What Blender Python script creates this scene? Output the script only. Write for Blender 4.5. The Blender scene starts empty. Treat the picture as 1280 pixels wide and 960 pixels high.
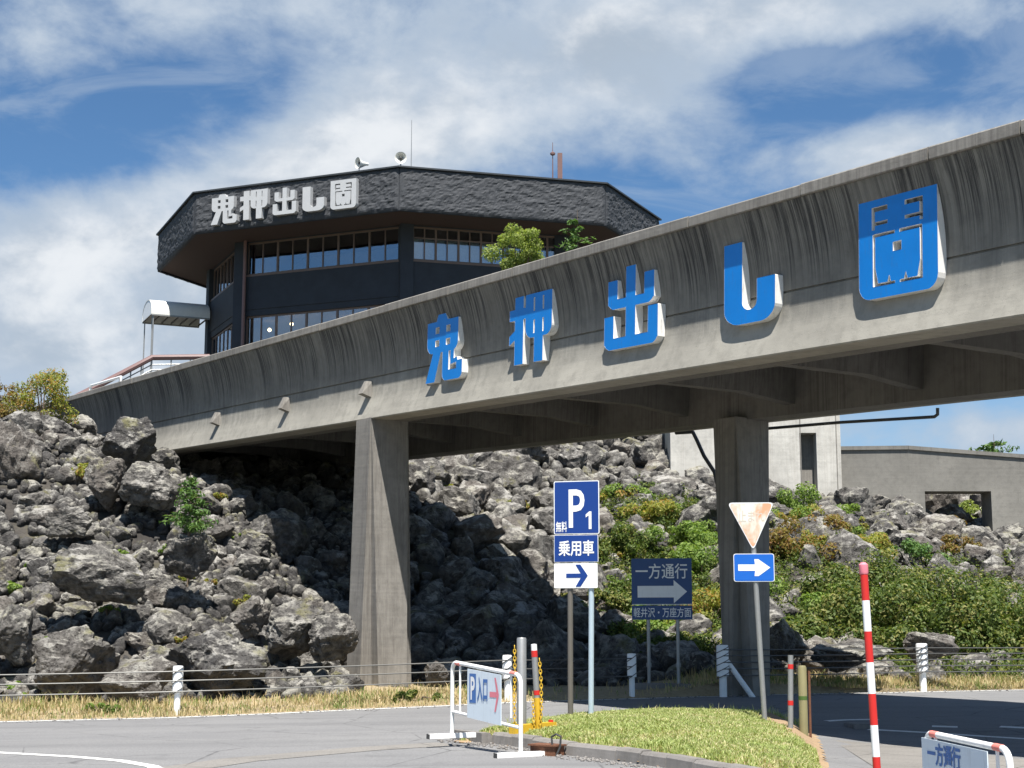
import bpy, bmesh, math, random
import numpy as np
from mathutils import Vector, Matrix, noise as mnoise
import mathutils.geometry as mgeo

# ------------------------------------------------------------------ camera, sky, sun, exposure
scene = bpy.context.scene
col = scene.collection
PI = math.pi
F, CX, CY = 1900.0, 640.0, 480.0          # lens in pixels of the 1280x960 photograph
HORIZON = 780.0
CAM_H = 1.4
PITCH = math.atan((HORIZON - CY) / F)

cam_data = bpy.data.cameras.new('camera')
cam_data.sensor_width = 36.0
cam_data.lens = F / 1280.0 * 36.0
cam_data.clip_start = 0.1
cam_data.clip_end = 9000.0
cam = bpy.data.objects.new('camera', cam_data)
col.objects.link(cam)
cam.location = (0, 0, CAM_H)
cam.rotation_euler = (PI / 2 + PITCH, 0, 0)
scene.camera = cam

SUN = Vector((0.05, -0.47, 1.0)).normalized()      # towards the sun
sun_elev = math.asin(SUN.z)
sun_az = math.atan2(SUN.x, SUN.y)                  # from +Y towards +X
sd = bpy.data.lights.new('sun', 'SUN')
sd.energy = 5.0
sd.angle = math.radians(0.53)
sd.color = (1.0, 0.955, 0.89)
so = bpy.data.objects.new('sun', sd)
col.objects.link(so)
so.rotation_euler = SUN.to_track_quat('Z', 'Y').to_euler()
so.location = (0, -20, 60)

vs = scene.view_settings
vs.view_transform = 'Standard'
vs.look = 'None'
vs.exposure = 0.95
vs.gamma = 1.0
vs.use_curve_mapping = False
scene.cycles.max_bounces = 6
scene.cycles.transparent_max_bounces = 12
scene.cycles.use_denoising = True


def ray(px, py):
    u = (px - CX) / F
    v = (CY - py) / F
    sp, cp = math.sin(PITCH), math.cos(PITCH)
    return Vector((u, cp - v * sp, sp + v * cp))


def atD(px, py, D):
    r = ray(px, py)
    return Vector((0, 0, CAM_H)) + r * (D / r.y)


def atZ(px, py, z):
    r = ray(px, py)
    return Vector((0, 0, CAM_H)) + r * ((z - CAM_H) / r.z)


# ---- node helpers
class NT:
    def __init__(self, tree):
        self.t = tree
        self.n = tree.nodes
        self.l = tree.links

    def new(self, typ, **kw):
        nd = self.n.new(typ)
        for k, v in kw.items():
            setattr(nd, k, v)
        return nd

    def put(self, sock, val):
        if val is None:
            return
        if isinstance(val, bpy.types.NodeSocket):
            self.l.new(val, sock)
        else:
            if isinstance(val, (tuple, list)) and len(val) == 3 and len(getattr(sock, 'default_value', [0])) == 4:
                val = (*val, 1)
            sock.default_value = val

    def math(self, op, a, b=None, c=None, clamp=False):
        nd = self.new('ShaderNodeMath', operation=op)
        nd.use_clamp = clamp
        self.put(nd.inputs[0], a)
        self.put(nd.inputs[1], b)
        self.put(nd.inputs[2], c)
        return nd.outputs[0]

    def vmath(self, op, a, b=None):
        nd = self.new('ShaderNodeVectorMath', operation=op)
        self.put(nd.inputs[0], a)
        self.put(nd.inputs[1], b)
        return nd.outputs['Value'] if op in ('DOT_PRODUCT', 'LENGTH') else nd.outputs[0]

    def mix(self, fac, a, b, blend='MIX'):
        nd = self.new('ShaderNodeMix', data_type='RGBA', blend_type=blend)
        self.put(nd.inputs[0], fac)
        self.put(nd.inputs[6], a)
        self.put(nd.inputs[7], b)
        return nd.outputs[2]

    def ramp(self, fac, lo, hi, smooth=True):
        nd = self.new('ShaderNodeMapRange')
        nd.interpolation_type = 'SMOOTHSTEP' if smooth else 'LINEAR'
        self.put(nd.inputs[0], fac)
        nd.inputs[1].default_value = lo
        nd.inputs[2].default_value = hi
        nd.inputs[3].default_value = 0
        nd.inputs[4].default_value = 1
        return nd.outputs[0]

    def noise(self, vec, scale=1.0, detail=4, rough=0.55, dist=0.0):
        nd = self.new('ShaderNodeTexNoise')
        self.put(nd.inputs['Vector'], vec)
        nd.inputs['Scale'].default_value = scale
        nd.inputs['Detail'].default_value = detail
        nd.inputs['Roughness'].default_value = rough
        nd.inputs['Distortion'].default_value = dist
        return nd.outputs[0]

    def voronoi(self, vec, scale=1.0, feature='F1', rand=1.0):
        nd = self.new('ShaderNodeTexVoronoi', feature=feature)
        self.put(nd.inputs['Vector'], vec)
        nd.inputs['Scale'].default_value = scale
        nd.inputs['Randomness'].default_value = rand
        return nd.outputs['Distance']

    def new_comb(self, val):
        nd = self.new('ShaderNodeCombineXYZ')
        self.put(nd.inputs[0], val)
        return nd.outputs[0]

    def scalev(self, vec, s):
        return self.vmath('MULTIPLY', vec, s)


def make_world():
    w = bpy.data.worlds.new('World')
    scene.world = w
    w.use_nodes = True
    T = NT(w.node_tree)
    T.n.clear()
    out = T.new('ShaderNodeOutputWorld')
    bg = T.new('ShaderNodeBackground')
    bg.inputs[1].default_value = 0.05
    sky = T.new('ShaderNodeTexSky', sky_type='NISHITA')
    sky.sun_disc = False
    sky.sun_elevation = sun_elev
    sky.sun_rotation = sun_az
    sky.altitude = 1300
    sky.air_density = 1.0
    sky.dust_density = 0.6
    sky.ozone_density = 2.0
    tc = T.new('ShaderNodeTexCoord')
    d = tc.outputs['Generated']
    sep = T.new('ShaderNodeSeparateXYZ')
    T.l.new(d, sep.inputs[0])
    az = T.math('ARCTAN2', sep.outputs[0], sep.outputs[1])
    el = T.math('ARCSINE', sep.outputs[2])
    # clouds: fractal noise on the sky, flattened like layers seen low over the horizon
    comb = T.new('ShaderNodeCombineXYZ')
    T.l.new(az, comb.inputs[0])
    T.l.new(T.math('MULTIPLY', el, 1.5), comb.inputs[1])
    p3 = T.vmath('MULTIPLY', d, (1.0, 1.0, 1.55))
    n1 = T.noise(p3, 5.5, 9, 0.56, 0.35)
    n2 = T.noise(T.vmath('ADD', p3, (3.1, 1.7, 0.4)), 15, 8, 0.6, 0.2)
    shade = T.noise(T.vmath('ADD', p3, (0.3, 7.7, 2.4)), 8.0, 6, 0.55, 0.3)

    def blob(px, py, rx, ry, amp, rot=0.0):
        r = ray(px, py).normalized()
        a0, e0 = math.atan2(r.x, r.y), math.asin(r.z)
        dx = T.math('SUBTRACT', az, a0)
        dy = T.math('SUBTRACT', el, e0)
        c, s = math.cos(rot), math.sin(rot)
        xr = T.math('ADD', T.math('MULTIPLY', dx, c * F / rx), T.math('MULTIPLY', dy, s * F / rx))
        yr = T.math('ADD', T.math('MULTIPLY', dx, -s * F / ry), T.math('MULTIPLY', dy, c * F / ry))
        q = T.math('ADD', T.math('MULTIPLY', xr, xr), T.math('MULTIPLY', yr, yr))
        g = T.math('EXPONENT', T.math('MULTIPLY', q, -1.0))
        return T.math('MULTIPLY', g, amp)

    bias = None
    for b in [(90, 390, 330, 130, 0.24, 0.25), (420, 200, 260, 80, 0.26, 0.45), (690, 130, 260, 75, 0.25, 0.2),
              (640, 20, 520, 55, 0.16, 0.0), (1110, 185, 150, 42, 0.36, 0.15), (120, 300, 190, 55, 0.14, 0.45), (160, 440, 200, 40, 0.12, 0.0), (1150, 20, 260, 40, 0.12, -0.05),
              (130, 45, 170, 40, 0.10, 0.1), (150, 140, 210, 50, -0.13, 0.4), (1010, 120, 190, 60, -0.16, 0.0), (870, 205, 70, 70, 0.1, 0.0),
              (1220, 545, 150, 45, 0.26, 0.0), (40, 330, 200, 110, 0.08, 0.3), (560, 140, 200, 60, 0.12, 0.3)]:
        g = blob(*b)
        bias = g if bias is None else T.math('ADD', bias, g)
    dens = T.math('ADD', T.math('ADD', n1, T.math('MULTIPLY', T.math('SUBTRACT', n2, 0.5), 0.42)), bias)
    wisp = T.noise(T.vmath('MULTIPLY', T.vmath('ADD', d, (5.0, 2.0, 1.0)), (1.0, 1.0, 3.2)), 7.0, 9, 0.62, 0.8)
    mask = T.math('MAXIMUM', T.ramp(dens, 0.46, 0.74), T.math('MULTIPLY', T.ramp(wisp, 0.42, 0.70), 0.42))
    thick = T.ramp(dens, 0.62, 1.0)
    lit = T.math('ADD', T.ramp(T.math('ADD', T.math('MULTIPLY', shade, 0.7), T.math('MULTIPLY', n2, 0.3)), 0.40, 0.58), 0.0)
    grey = (4.6, 5.4, 6.4)
    white = (9.0, 9.3, 9.6)
    cc = T.mix(lit, grey, white)
    thin = T.mix(thick, (4.9, 5.9, 7.2), cc)
    skyc = T.mix(1.0, sky.outputs[0], (0.80, 1.10, 1.28), 'MULTIPLY')
    c = T.mix(T.math('MULTIPLY', mask, 0.96), skyc, thin)
    # thin haze whitening towards the horizon
    hz = T.ramp(el, 0.26, -0.02)
    c = T.mix(T.math('MULTIPLY', hz, 0.45), c, (5.6, 6.5, 7.5))
    T.l.new(c, bg.inputs[0])
    T.l.new(bg.outputs[0], out.inputs[0])


make_world()

# ------------------------------------------------------------------ object helpers

def tag(o, label=None, cat=None, group=None, kind=None):
    if label:
        o['label'] = label
    if cat:
        o['category'] = cat
    if group:
        o['group'] = group
    if kind:
        o['kind'] = kind
    return o


def empty(name, loc, rz=0.0, mat=None):
    o = bpy.data.objects.new(name, None)
    col.objects.link(o)
    o.empty_display_size = 0.3
    if mat is not None:
        o.matrix_world = mat
    else:
        o.location = loc
        o.rotation_euler = (0, 0, rz)
    return o


class MB:
    """collects shapes, built as one mesh object"""
    def __init__(self):
        self.v = []
        self.f = []
        self.m = []
        self.cur = 0

    def add(self, vs_, fs_):
        b = len(self.v)
        self.v += [tuple(p) for p in vs_]
        for f in fs_:
            self.f.append(tuple(i + b for i in f))
            self.m.append(self.cur)
        return self

    def box(self, x0, x1, y0, y1, z0, z1):
        return self.add([(x0, y0, z0), (x1, y0, z0), (x1, y1, z0), (x0, y1, z0), (x0, y0, z1), (x1, y0, z1), (x1, y1, z1), (x0, y1, z1)],
                        [(0, 3, 2, 1), (4, 5, 6, 7), (0, 1, 5, 4), (1, 2, 6, 5), (2, 3, 7, 6), (3, 0, 4, 7)])

    def prism(self, poly, axis_a, axis_b):
        """poly: list of 3D points (one cap), extruded by vector axis_b-axis_a"""
        n = len(poly)
        off = Vector(axis_b) - Vector(axis_a)
        a = [Vector(p) for p in poly]
        b = [p + off for p in a]
        fs_ = [tuple(range(n))[::-1], tuple(range(n, 2 * n))]
        for i in range(n):
            j = (i + 1) % n
            fs_.append((i, j, n + j, n + i))
        return self.add(a + b, fs_)

    def loft(self, rings, cap=True):
        n = len(rings[0])
        vs_ = [p for r in rings for p in r]
        fs_ = []
        for k in range(len(rings) - 1):
            for i in range(n):
                j = (i + 1) % n
                fs_.append((k * n + i, k * n + j, (k + 1) * n + j, (k + 1) * n + i))
        if cap:
            fs_.append(tuple(range(n))[::-1])
            fs_.append(tuple((len(rings) - 1) * n + i for i in range(n)))
        return self.add(vs_, fs_)

    def tube(self, pts, r, n=8, cap=True):
        pts = [Vector(p) for p in pts]
        rs = r if isinstance(r, (list, tuple)) else [r] * len(pts)
        rings = []
        prev = None
        for i, p in enumerate(pts):
            if i == 0:
                t = pts[1] - pts[0]
            elif i == len(pts) - 1:
                t = pts[-1] - pts[-2]
            else:
                t = (pts[i + 1] - p).normalized() + (p - pts[i - 1]).normalized()
            t.normalize()
            if prev is None:
                a = Vector((0, 0, 1)) if abs(t.z) < 0.9 else Vector((1, 0, 0))
                x = t.cross(a).normalized()
            else:
                x = (prev - t * prev.dot(t)).normalized()
            prev = x
            y = t.cross(x)
            rings.append([p + (x * math.cos(2 * PI * k / n) + y * math.sin(2 * PI * k / n)) * rs[i] for k in range(n)])
        return self.loft(rings, cap)

    def disc_revolve(self, prof, n=16, cx=0, cy=0):
        rings = [[(cx + r * math.cos(2 * PI * k / n), cy + r * math.sin(2 * PI * k / n), z) for k in range(n)] for r, z in prof]
        return self.loft(rings)

    def build(self, name, mat, parent=None, smooth=False, label=None, link=True):
        me = bpy.data.meshes.new(name)
        me.from_pydata(self.v, [], self.f)
        mats = mat if isinstance(mat, (list, tuple)) else [mat]
        for m in mats:
            me.materials.append(m)
        if len(mats) > 1:
            me.polygons.foreach_set('material_index', self.m)
        bm = bmesh.new()
        bm.from_mesh(me)
        bmesh.ops.recalc_face_normals(bm, faces=bm.faces)
        bm.to_mesh(me)
        bm.free()
        if smooth:
            me.polygons.foreach_set('use_smooth', [True] * len(me.polygons))
            try:
                me.set_sharp_from_angle(angle=math.radians(38))
            except Exception:
                pass
        me.update()
        o = bpy.data.objects.new(name, me)
        if link:
            col.objects.link(o)
        if parent:
            o.parent = parent
        if label:
            o['label'] = label
        return o


def np_mesh(name, verts, faces, mat, parent=None, smooth=False):
    me = bpy.data.meshes.new(name)
    verts = np.asarray(verts, dtype=np.float32)
    faces = np.asarray(faces, dtype=np.int32)
    k = faces.shape[1]
    me.vertices.add(len(verts))
    me.vertices.foreach_set('co', verts.ravel())
    me.loops.add(faces.size)
    me.loops.foreach_set('vertex_index', faces.ravel())
    me.polygons.add(len(faces))
    me.polygons.foreach_set('loop_start', np.arange(0, faces.size, k, dtype=np.int32))
    me.polygons.foreach_set('loop_total', np.full(len(faces), k, dtype=np.int32))
    if smooth:
        me.polygons.foreach_set('use_smooth', np.ones(len(faces), dtype=bool))
    me.update(calc_edges=True)
    me.materials.append(mat)
    o = bpy.data.objects.new(name, me)
    col.objects.link(o)
    if parent:
        o.parent = parent
    return o


# ------------------------------------------------------------------ materials
MATS = {}


def mat_new(name):
    m = bpy.data.materials.new(name)
    m.use_nodes = True
    T = NT(m.node_tree)
    b = T.n.get('Principled BSDF')
    MATS[name] = m
    return m, T, b


def simple(name, color, rough=0.6, metal=0.0, var=0.12, nscale=6.0, bump=0.0, spec=0.4, dirt=0.0):
    """painted or plain surface with slight mottling and dirt"""
    m, T, b = mat_new(name)
    tc = T.new('ShaderNodeTexCoord')
    n = T.noise(tc.outputs['Object'], nscale, 6, 0.6)
    f = T.math('ADD', T.math('MULTIPLY', T.math('SUBTRACT', n, 0.5), var * 2), 1.0)
    cc = T.mix(1.0, color, (1, 1, 1), 'MULTIPLY')
    nd = T.new('ShaderNodeMix', data_type='RGBA', blend_type='MULTIPLY')
    nd.inputs[0].default_value = 1.0
    T.put(nd.inputs[6], color)
    cb = T.new('ShaderNodeCombineColor')
    for i in range(3):
        T.l.new(f, cb.inputs[i])
    T.l.new(cb.outputs[0], nd.inputs[7])
    c = nd.outputs[2]
    if dirt > 0:
        dn = T.noise(T.scalev(tc.outputs['Object'], (9, 9, 1.6)), 2.2, 7, 0.7)
        c = T.mix(T.math('MULTIPLY', T.ramp(dn, 0.52, 0.72), dirt), c, (0.10, 0.085, 0.065))
    T.l.new(c, b.inputs['Base Color'])
    b.inputs['Roughness'].default_value = rough
    b.inputs['Metallic'].default_value = metal
    b.inputs['Specular IOR Level'].default_value = spec
    if bump:
        bp = T.new('ShaderNodeBump')
        bp.inputs['Strength'].default_value = bump
        bp.inputs['Distance'].default_value = 0.02
        T.l.new(T.noise(tc.outputs['Object'], nscale * 4, 6, 0.6), bp.inputs['Height'])
        T.l.new(bp.outputs[0], b.inputs['Normal'])
    return m


def concrete(name, base, dark, streak=1.0, zlo=None, zhi=None, rough=0.85, fine=1.0, ys=1.0, grime_shade=0.18):
    """weathered board-marked concrete; rain streaks run down local Z, strongest between zlo and zhi"""
    m, T, b = mat_new(name)
    tc = T.new('ShaderNodeTexCoord')
    P = tc.outputs['Object']
    sep = T.new('ShaderNodeSeparateXYZ')
    T.l.new(P, sep.inputs[0])
    big = T.noise(P, 0.7, 5, 0.6)
    mid = T.noise(P, 5.0, 8, 0.65)
    c = T.mix(T.ramp(big, 0.3, 0.7), base, tuple(x * 0.78 for x in base))
    c = T.mix(T.math('MULTIPLY', T.ramp(mid, 0.42, 0.72), 0.5), c, tuple(x * 0.55 for x in base))
    # rain streaks: uneven widths, uneven lengths, stretches that stay clean
    W1 = T.noise(T.scalev(P, (1.0, ys, 0.10)), 0.9, 3, 0.6)
    wx = T.vmath('ADD', T.scalev(P, (1.0, ys, 0.03)), T.scalev(T.new_comb(W1), (0.5, 0.0, 0.0)))
    s1 = T.noise(T.scalev(wx, (19.0, 19.0, 4.0)), 1.0, 9, 0.78)
    s2 = T.noise(T.scalev(wx, (1.1, 1.1, 1.0)), 1.0, 5, 0.65)
    s3 = T.noise(T.scalev(wx, (4.0, 4.0, 2.0)), 1.0, 6, 0.7)
    blot = T.noise(P, 2.4, 8, 0.7)
    st = T.math('MULTIPLY', T.ramp(s1, 0.40, 0.62), T.ramp(s2, 0.30, 0.60))
    pale = T.math('MULTIPLY', T.ramp(s3, 0.54, 0.70), T.ramp(blot, 0.35, 0.6))
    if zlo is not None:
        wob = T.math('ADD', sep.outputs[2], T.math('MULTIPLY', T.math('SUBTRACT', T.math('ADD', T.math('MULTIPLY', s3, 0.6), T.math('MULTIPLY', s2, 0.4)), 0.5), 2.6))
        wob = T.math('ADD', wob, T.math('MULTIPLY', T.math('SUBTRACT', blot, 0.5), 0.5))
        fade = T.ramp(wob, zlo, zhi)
        gr = T.math('MULTIPLY', fade, T.math('ADD', T.math('MULTIPLY', blot, 0.7), 0.65))  # stain over the upper part; on the bridge it also carries painted-in shade
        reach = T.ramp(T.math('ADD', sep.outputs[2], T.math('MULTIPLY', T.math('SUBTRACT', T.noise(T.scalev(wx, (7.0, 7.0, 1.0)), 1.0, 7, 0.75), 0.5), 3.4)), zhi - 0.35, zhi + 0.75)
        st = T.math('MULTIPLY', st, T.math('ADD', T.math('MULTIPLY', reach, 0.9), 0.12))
        st = T.math('ADD', T.math('MULTIPLY', T.math('MULTIPLY', st, 0.85), T.math('ADD', T.math('MULTIPLY', fade, 0.85), 0.15)), T.math('MULTIPLY', gr, grime_shade))
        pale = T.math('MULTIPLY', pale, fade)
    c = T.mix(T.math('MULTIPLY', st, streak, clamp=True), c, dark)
    c = T.mix(T.math('MULTIPLY', pale, min(1, streak) * 0.5), c, base)
    # fine pits
    pits = T.ramp(T.noise(P, 38.0 * fine, 4, 0.7), 0.60, 0.72)
    c = T.mix(T.math('MULTIPLY', pits, 0.35), c, tuple(x * 0.35 for x in base))
    T.l.new(c, b.inputs['Base Color'])
    b.inputs['Roughness'].default_value = rough
    b.inputs['Specular IOR Level'].default_value = 0.25
    bp = T.new('ShaderNodeBump')
    bp.inputs['Strength'].default_value = 0.45
    bp.inputs['Distance'].default_value = 0.02
    board = T.noise(T.scalev(P, (0.15, 0.15, 9.0)), 1.0, 2, 0.5)
    h = T.math('ADD', T.math('MULTIPLY', mid, 0.6), T.math('ADD', T.math('MULTIPLY', pits, -0.35), T.math('MULTIPLY', board, 0.5)))
    T.l.new(h, bp.inputs['Height'])
    T.l.new(bp.outputs[0], b.inputs['Normal'])
    return m


def rock_material():
    m, T, b = mat_new('lava_rock')
    tc = T.new('ShaderNodeTexCoord')
    geo = T.new('ShaderNodeNewGeometry')
    oi = T.new('ShaderNodeObjectInfo')
    P = geo.outputs['Position']
    Pw = T.vmath('ADD', P, (0, 0, 0))
    n_big = T.noise(Pw, 1.1, 5, 0.6)
    n_mid = T.noise(Pw, 5.5, 8, 0.68, 0.3)
    n_fine = T.noise(Pw, 26.0, 6, 0.7)
    c = T.mix(T.ramp(n_mid, 0.32, 0.68), (0.048, 0.045, 0.043), (0.195, 0.185, 0.170))
    # each stone a little different: grey, brownish, near-black
    c = T.mix(T.ramp(oi.outputs['Random'], 0.55, 1.0), c, T.mix(0.5, c, (0.145, 0.125, 0.108)))
    c = T.mix(T.math('MULTIPLY', T.ramp(oi.outputs['Random'], 0.30, 0.0), 0.6), c, (0.045, 0.043, 0.044))
    nz = T.new('ShaderNodeSeparateXYZ')
    T.l.new(geo.outputs['Normal'], nz.inputs[0])
    # pale crustose lichen, favouring the tops
    lich = T.ramp(T.math('ADD', T.math('ADD', T.noise(Pw, 2.6, 8, 0.72), T.math('MULTIPLY', nz.outputs[2], 0.13)), T.math('MULTIPLY', n_fine, 0.12)), 0.60, 0.78)
    c = T.mix(T.math('MULTIPLY', lich, 0.85), c, T.mix(T.ramp(n_big, 0.35, 0.65), (0.36, 0.345, 0.29), (0.42, 0.405, 0.375)))
    moss = T.ramp(T.math('ADD', T.noise(T.vmath('ADD', Pw, (9, 4, 2)), 1.7, 6, 0.65), T.math('MULTIPLY', nz.outputs[2], 0.08)), 0.60, 0.74)
    c = T.mix(T.math('MULTIPLY', moss, 0.6), c, (0.19, 0.18, 0.075))
    pit = T.ramp(T.voronoi(Pw, 19.0), 0.30, 0.06)
    c = T.mix(T.math('MULTIPLY', pit, 0.45), c, (0.03, 0.028, 0.027))
    T.l.new(c, b.inputs['Base Color'])
    b.inputs['Roughness'].default_value = 0.92
    b.inputs['Specular IOR Level'].default_value = 0.2
    bp = T.new('ShaderNodeBump')
    bp.inputs['Strength'].default_value = 1.0
    bp.inputs['Distance'].default_value = 0.105
    h = T.math('ADD', T.math('MULTIPLY', n_mid, 1.0), T.math('ADD', T.math('MULTIPLY', n_fine, 0.35), T.math('MULTIPLY', pit, -0.25)))
    T.l.new(h, bp.inputs['Height'])
    T.l.new(bp.outputs[0], b.inputs['Normal'])
    return m


def slope_material():
    """dark cinder and soil between the stones, dry turf low by the road"""
    m, T, b = mat_new('slope_soil')
    geo = T.new('ShaderNodeNewGeometry')
    P = geo.outputs['Position']
    sep = T.new('ShaderNodeSeparateXYZ')
    T.l.new(P, sep.inputs[0])
    n = T.noise(P, 1.3, 8, 0.65)
    n2 = T.noise(P, 9.0, 6, 0.7)
    c = T.mix(T.ramp(n, 0.35, 0.65), (0.035, 0.031, 0.028), (0.085, 0.076, 0.064))
    c = T.mix(T.math('MULTIPLY', T.ramp(T.noise(P, 0.55, 5, 0.6), 0.5, 0.66), 0.6), c, (0.12, 0.11, 0.05))
    turf = T.math('MULTIPLY', T.ramp(T.math('ADD', sep.outputs[2], T.math('MULTIPLY', n, 0.6)), 1.15, 0.65), 1.0)
    tc = T.mix(T.ramp(n2, 0.3, 0.7), (0.44, 0.35, 0.22), (0.34, 0.27, 0.155))
    c = T.mix(turf, c, tc)
    T.l.new(c, b.inputs['Base Color'])
    b.inputs['Roughness'].default_value = 0.95
    bp = T.new('ShaderNodeBump')
    bp.inputs['Strength'].default_value = 0.9
    bp.inputs['Distance'].default_value = 0.1
    T.l.new(T.math('ADD', n2, T.math('MULTIPLY', n, 1.5)), bp.inputs['Height'])
    T.l.new(bp.outputs[0], b.inputs['Normal'])
    return m


def asphalt_material(name, c0, c1, patch=0.5):
    m, T, b = mat_new(name)
    geo = T.new('ShaderNodeNewGeometry')
    P = geo.outputs['Position']
    big = T.noise(P, 0.35, 5, 0.6)
    lane = T.noise(T.scalev(P, (0.12, 1.6, 1.0)), 1.0, 4, 0.6)
    fine = T.noise(P, 42.0, 4, 0.85)
    c = T.mix(T.ramp(T.math('ADD', T.math('MULTIPLY', big, 0.5), T.math('MULTIPLY', lane, 0.5)), 0.35, 0.65), c0, c1)
    c = T.mix(T.math('MULTIPLY', T.ramp(fine, 0.38, 0.66), 0.6), c, tuple(x * 0.55 for x in c0))
    crack = T.voronoi(T.vmath('ADD', P, T.scalev(T.vmath('SUBTRACT', P, P), (0, 0, 0))), 0.45, 'DISTANCE_TO_EDGE')
    wob = T.noise(P, 2.0, 4, 0.6)
    cr = T.ramp(T.math('ADD', crack, T.math('MULTIPLY', wob, 0.03)), 0.024, 0.012)
    c = T.mix(T.math('MULTIPLY', cr, 0.7), c, tuple(x * 0.3 for x in c0))
    tyre = T.ramp(T.noise(T.scalev(P, (0.05, 1.1, 1.0)), 1.0, 3, 0.5), 0.50, 0.66)
    c = T.mix(T.math('MULTIPLY', tyre, 0.2), c, tuple(x * 0.5 for x in c0))
    st = T.ramp(T.noise(P, 1.7, 8, 0.7), 0.56, 0.72)
    c = T.mix(T.math('MULTIPLY', st, 0.45), c, tuple(x * 0.45 for x in c0))
    T.l.new(c, b.inputs['Base Color'])
    b.inputs['Roughness'].default_value = 0.88
    b.inputs['Specular IOR Level'].default_value = 0.25
    bp = T.new('ShaderNodeBump')
    bp.inputs['Strength'].default_value = 0.35
    bp.inputs['Distance'].default_value = 0.01
    T.l.new(fine, bp.inputs['Height'])
    T.l.new(bp.outputs[0], b.inputs['Normal'])
    return m


def leaf_material(name, a, c, trans=0.35, third=None):
    """leaf colour varies from leaf to leaf"""
    m, T, b = mat_new(name)
    geo = T.new('ShaderNodeNewGeometry')
    r = geo.outputs['Random Per Island']
    cc = T.mix(r, a, c)
    if third:
        cc = T.mix(T.ramp(T.math('ADD', T.math('MULTIPLY', r, 0.35), T.math('MULTIPLY', T.noise(geo.outputs['Position'], 1.6, 3, 0.6), 0.9)), 0.66, 0.80), cc, third)
    T.l.new(cc, b.inputs['Base Color'])
    b.inputs['Roughness'].default_value = 0.55
    b.inputs['Specular IOR Level'].default_value = 0.25
    tr = T.new('ShaderNodeBsdfTranslucent')
    T.l.new(T.mix(1.0, cc, (1.5, 1.6, 0.7), 'MULTIPLY'), tr.inputs[0])
    mx = T.new('ShaderNodeMixShader')
    mx.inputs[0].default_value = trans
    T.l.new(b.outputs[0], mx.inputs[1])
    T.l.new(tr.outputs[0], mx.inputs[2])
    T.l.new(mx.outputs[0], T.n['Material Output'].inputs[0])
    return m


def glass_material():
    m, T, b = mat_new('window_glass')
    b.inputs['Base Color'].default_value = (0.015, 0.02, 0.025, 1)
    b.inputs['Roughness'].default_value = 0.03
    b.inputs['Specular IOR Level'].default_value = 0.8
    tr = T.new('ShaderNodeBsdfTransparent')
    tr.inputs[0].default_value = (0.80, 0.83, 0.84, 1)
    gl = T.new('ShaderNodeBsdfGlossy')
    gl.inputs['Roughness'].default_value = 0.02
    gl.inputs[0].default_value = (0.85, 0.92, 1, 1)
    fr = T.new('ShaderNodeFresnel')
    fr.inputs[0].default_value = 1.6
    mx = T.new('ShaderNodeMixShader')
    T.l.new(T.math('ADD', fr.outputs[0], 0.14), mx.inputs[0])
    T.l.new(tr.outputs[0], mx.inputs[1])
    T.l.new(gl.outputs[0], mx.inputs[2])
    T.l.new(mx.outputs[0], T.n['Material Output'].inputs[0])
    return m


def emis(name, color, strength):
    m, T, b = mat_new(name)
    b.inputs['Base Color'].default_value = (*color, 1)
    b.inputs['Emission Color'].default_value = (*color, 1)
    b.inputs['Emission Strength'].default_value = strength
    return m


def faded_stop():
    """red stop sign bleached to white by the sun, in patches"""
    m, T, b = mat_new('bleached_red')
    tc = T.new('ShaderNodeTexCoord')
    P = tc.outputs['Object']
    n = T.noise(T.scalev(P, (3.5, 3.5, 2.2)), 1.3, 4, 0.6, 0.4)
    c = T.mix(T.ramp(n, 0.36, 0.64), (0.78, 0.72, 0.66), (0.78, 0.34, 0.20))
    T.l.new(c, b.inputs['Base Color'])
    b.inputs['Roughness'].default_value = 0.6
    return m


concrete('bridge_concrete', (0.33, 0.315, 0.275), (0.045, 0.044, 0.043), 1.0, 0.30, 1.15, ys=0.05, grime_shade=0.42)  # upper face darkened by real stain and by shade painted in under the coping
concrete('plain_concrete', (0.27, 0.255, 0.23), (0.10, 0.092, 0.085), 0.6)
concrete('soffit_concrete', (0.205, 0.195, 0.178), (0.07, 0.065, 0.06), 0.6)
concrete('pale_concrete', (0.56, 0.545, 0.50), (0.34, 0.31, 0.27), 0.35)
concrete('grey_wall_concrete', (0.245, 0.235, 0.21), (0.11, 0.105, 0.10), 0.8, 1.2, 3.4, grime_shade=0.25)
concrete('kerb_concrete', (0.25, 0.235, 0.22), (0.10, 0.09, 0.08), 0.4)
rock_material()
slope_material()
asphalt_material('asphalt', (0.19, 0.19, 0.192), (0.235, 0.234, 0.232))
asphalt_material('driveway_asphalt', (0.20, 0.19, 0.175), (0.27, 0.255, 0.235))
simple('far_ground', (0.10, 0.115, 0.055), 0.95, var=0.5, nscale=0.2)
simple('road_paint', (0.72, 0.72, 0.69), 0.7, var=0.2, nscale=8, dirt=0.45)
simple('black_wall', (0.028, 0.033, 0.043), 0.7, var=0.4, nscale=1.6, bump=0.4)
simple('black_stone', (0.048, 0.052, 0.059), 0.75, var=0.35, nscale=9.0, bump=0.9)
simple('soffit_brown', (0.065, 0.042, 0.034), 0.8, var=0.15)
simple('window_metal', (0.17, 0.12, 0.10), 0.5, metal=0.2)
simple('roof_cap', (0.04, 0.045, 0.05), 0.5)
simple('brown_pipe', (0.18, 0.105, 0.095), 0.5)
simple('dark_interior', (0.30, 0.27, 0.24), 0.9)
simple('blind', (0.82, 0.84, 0.84), 0.8)
simple('white_paint', (0.80, 0.80, 0.78), 0.45, var=0.06, dirt=0.22)
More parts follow.
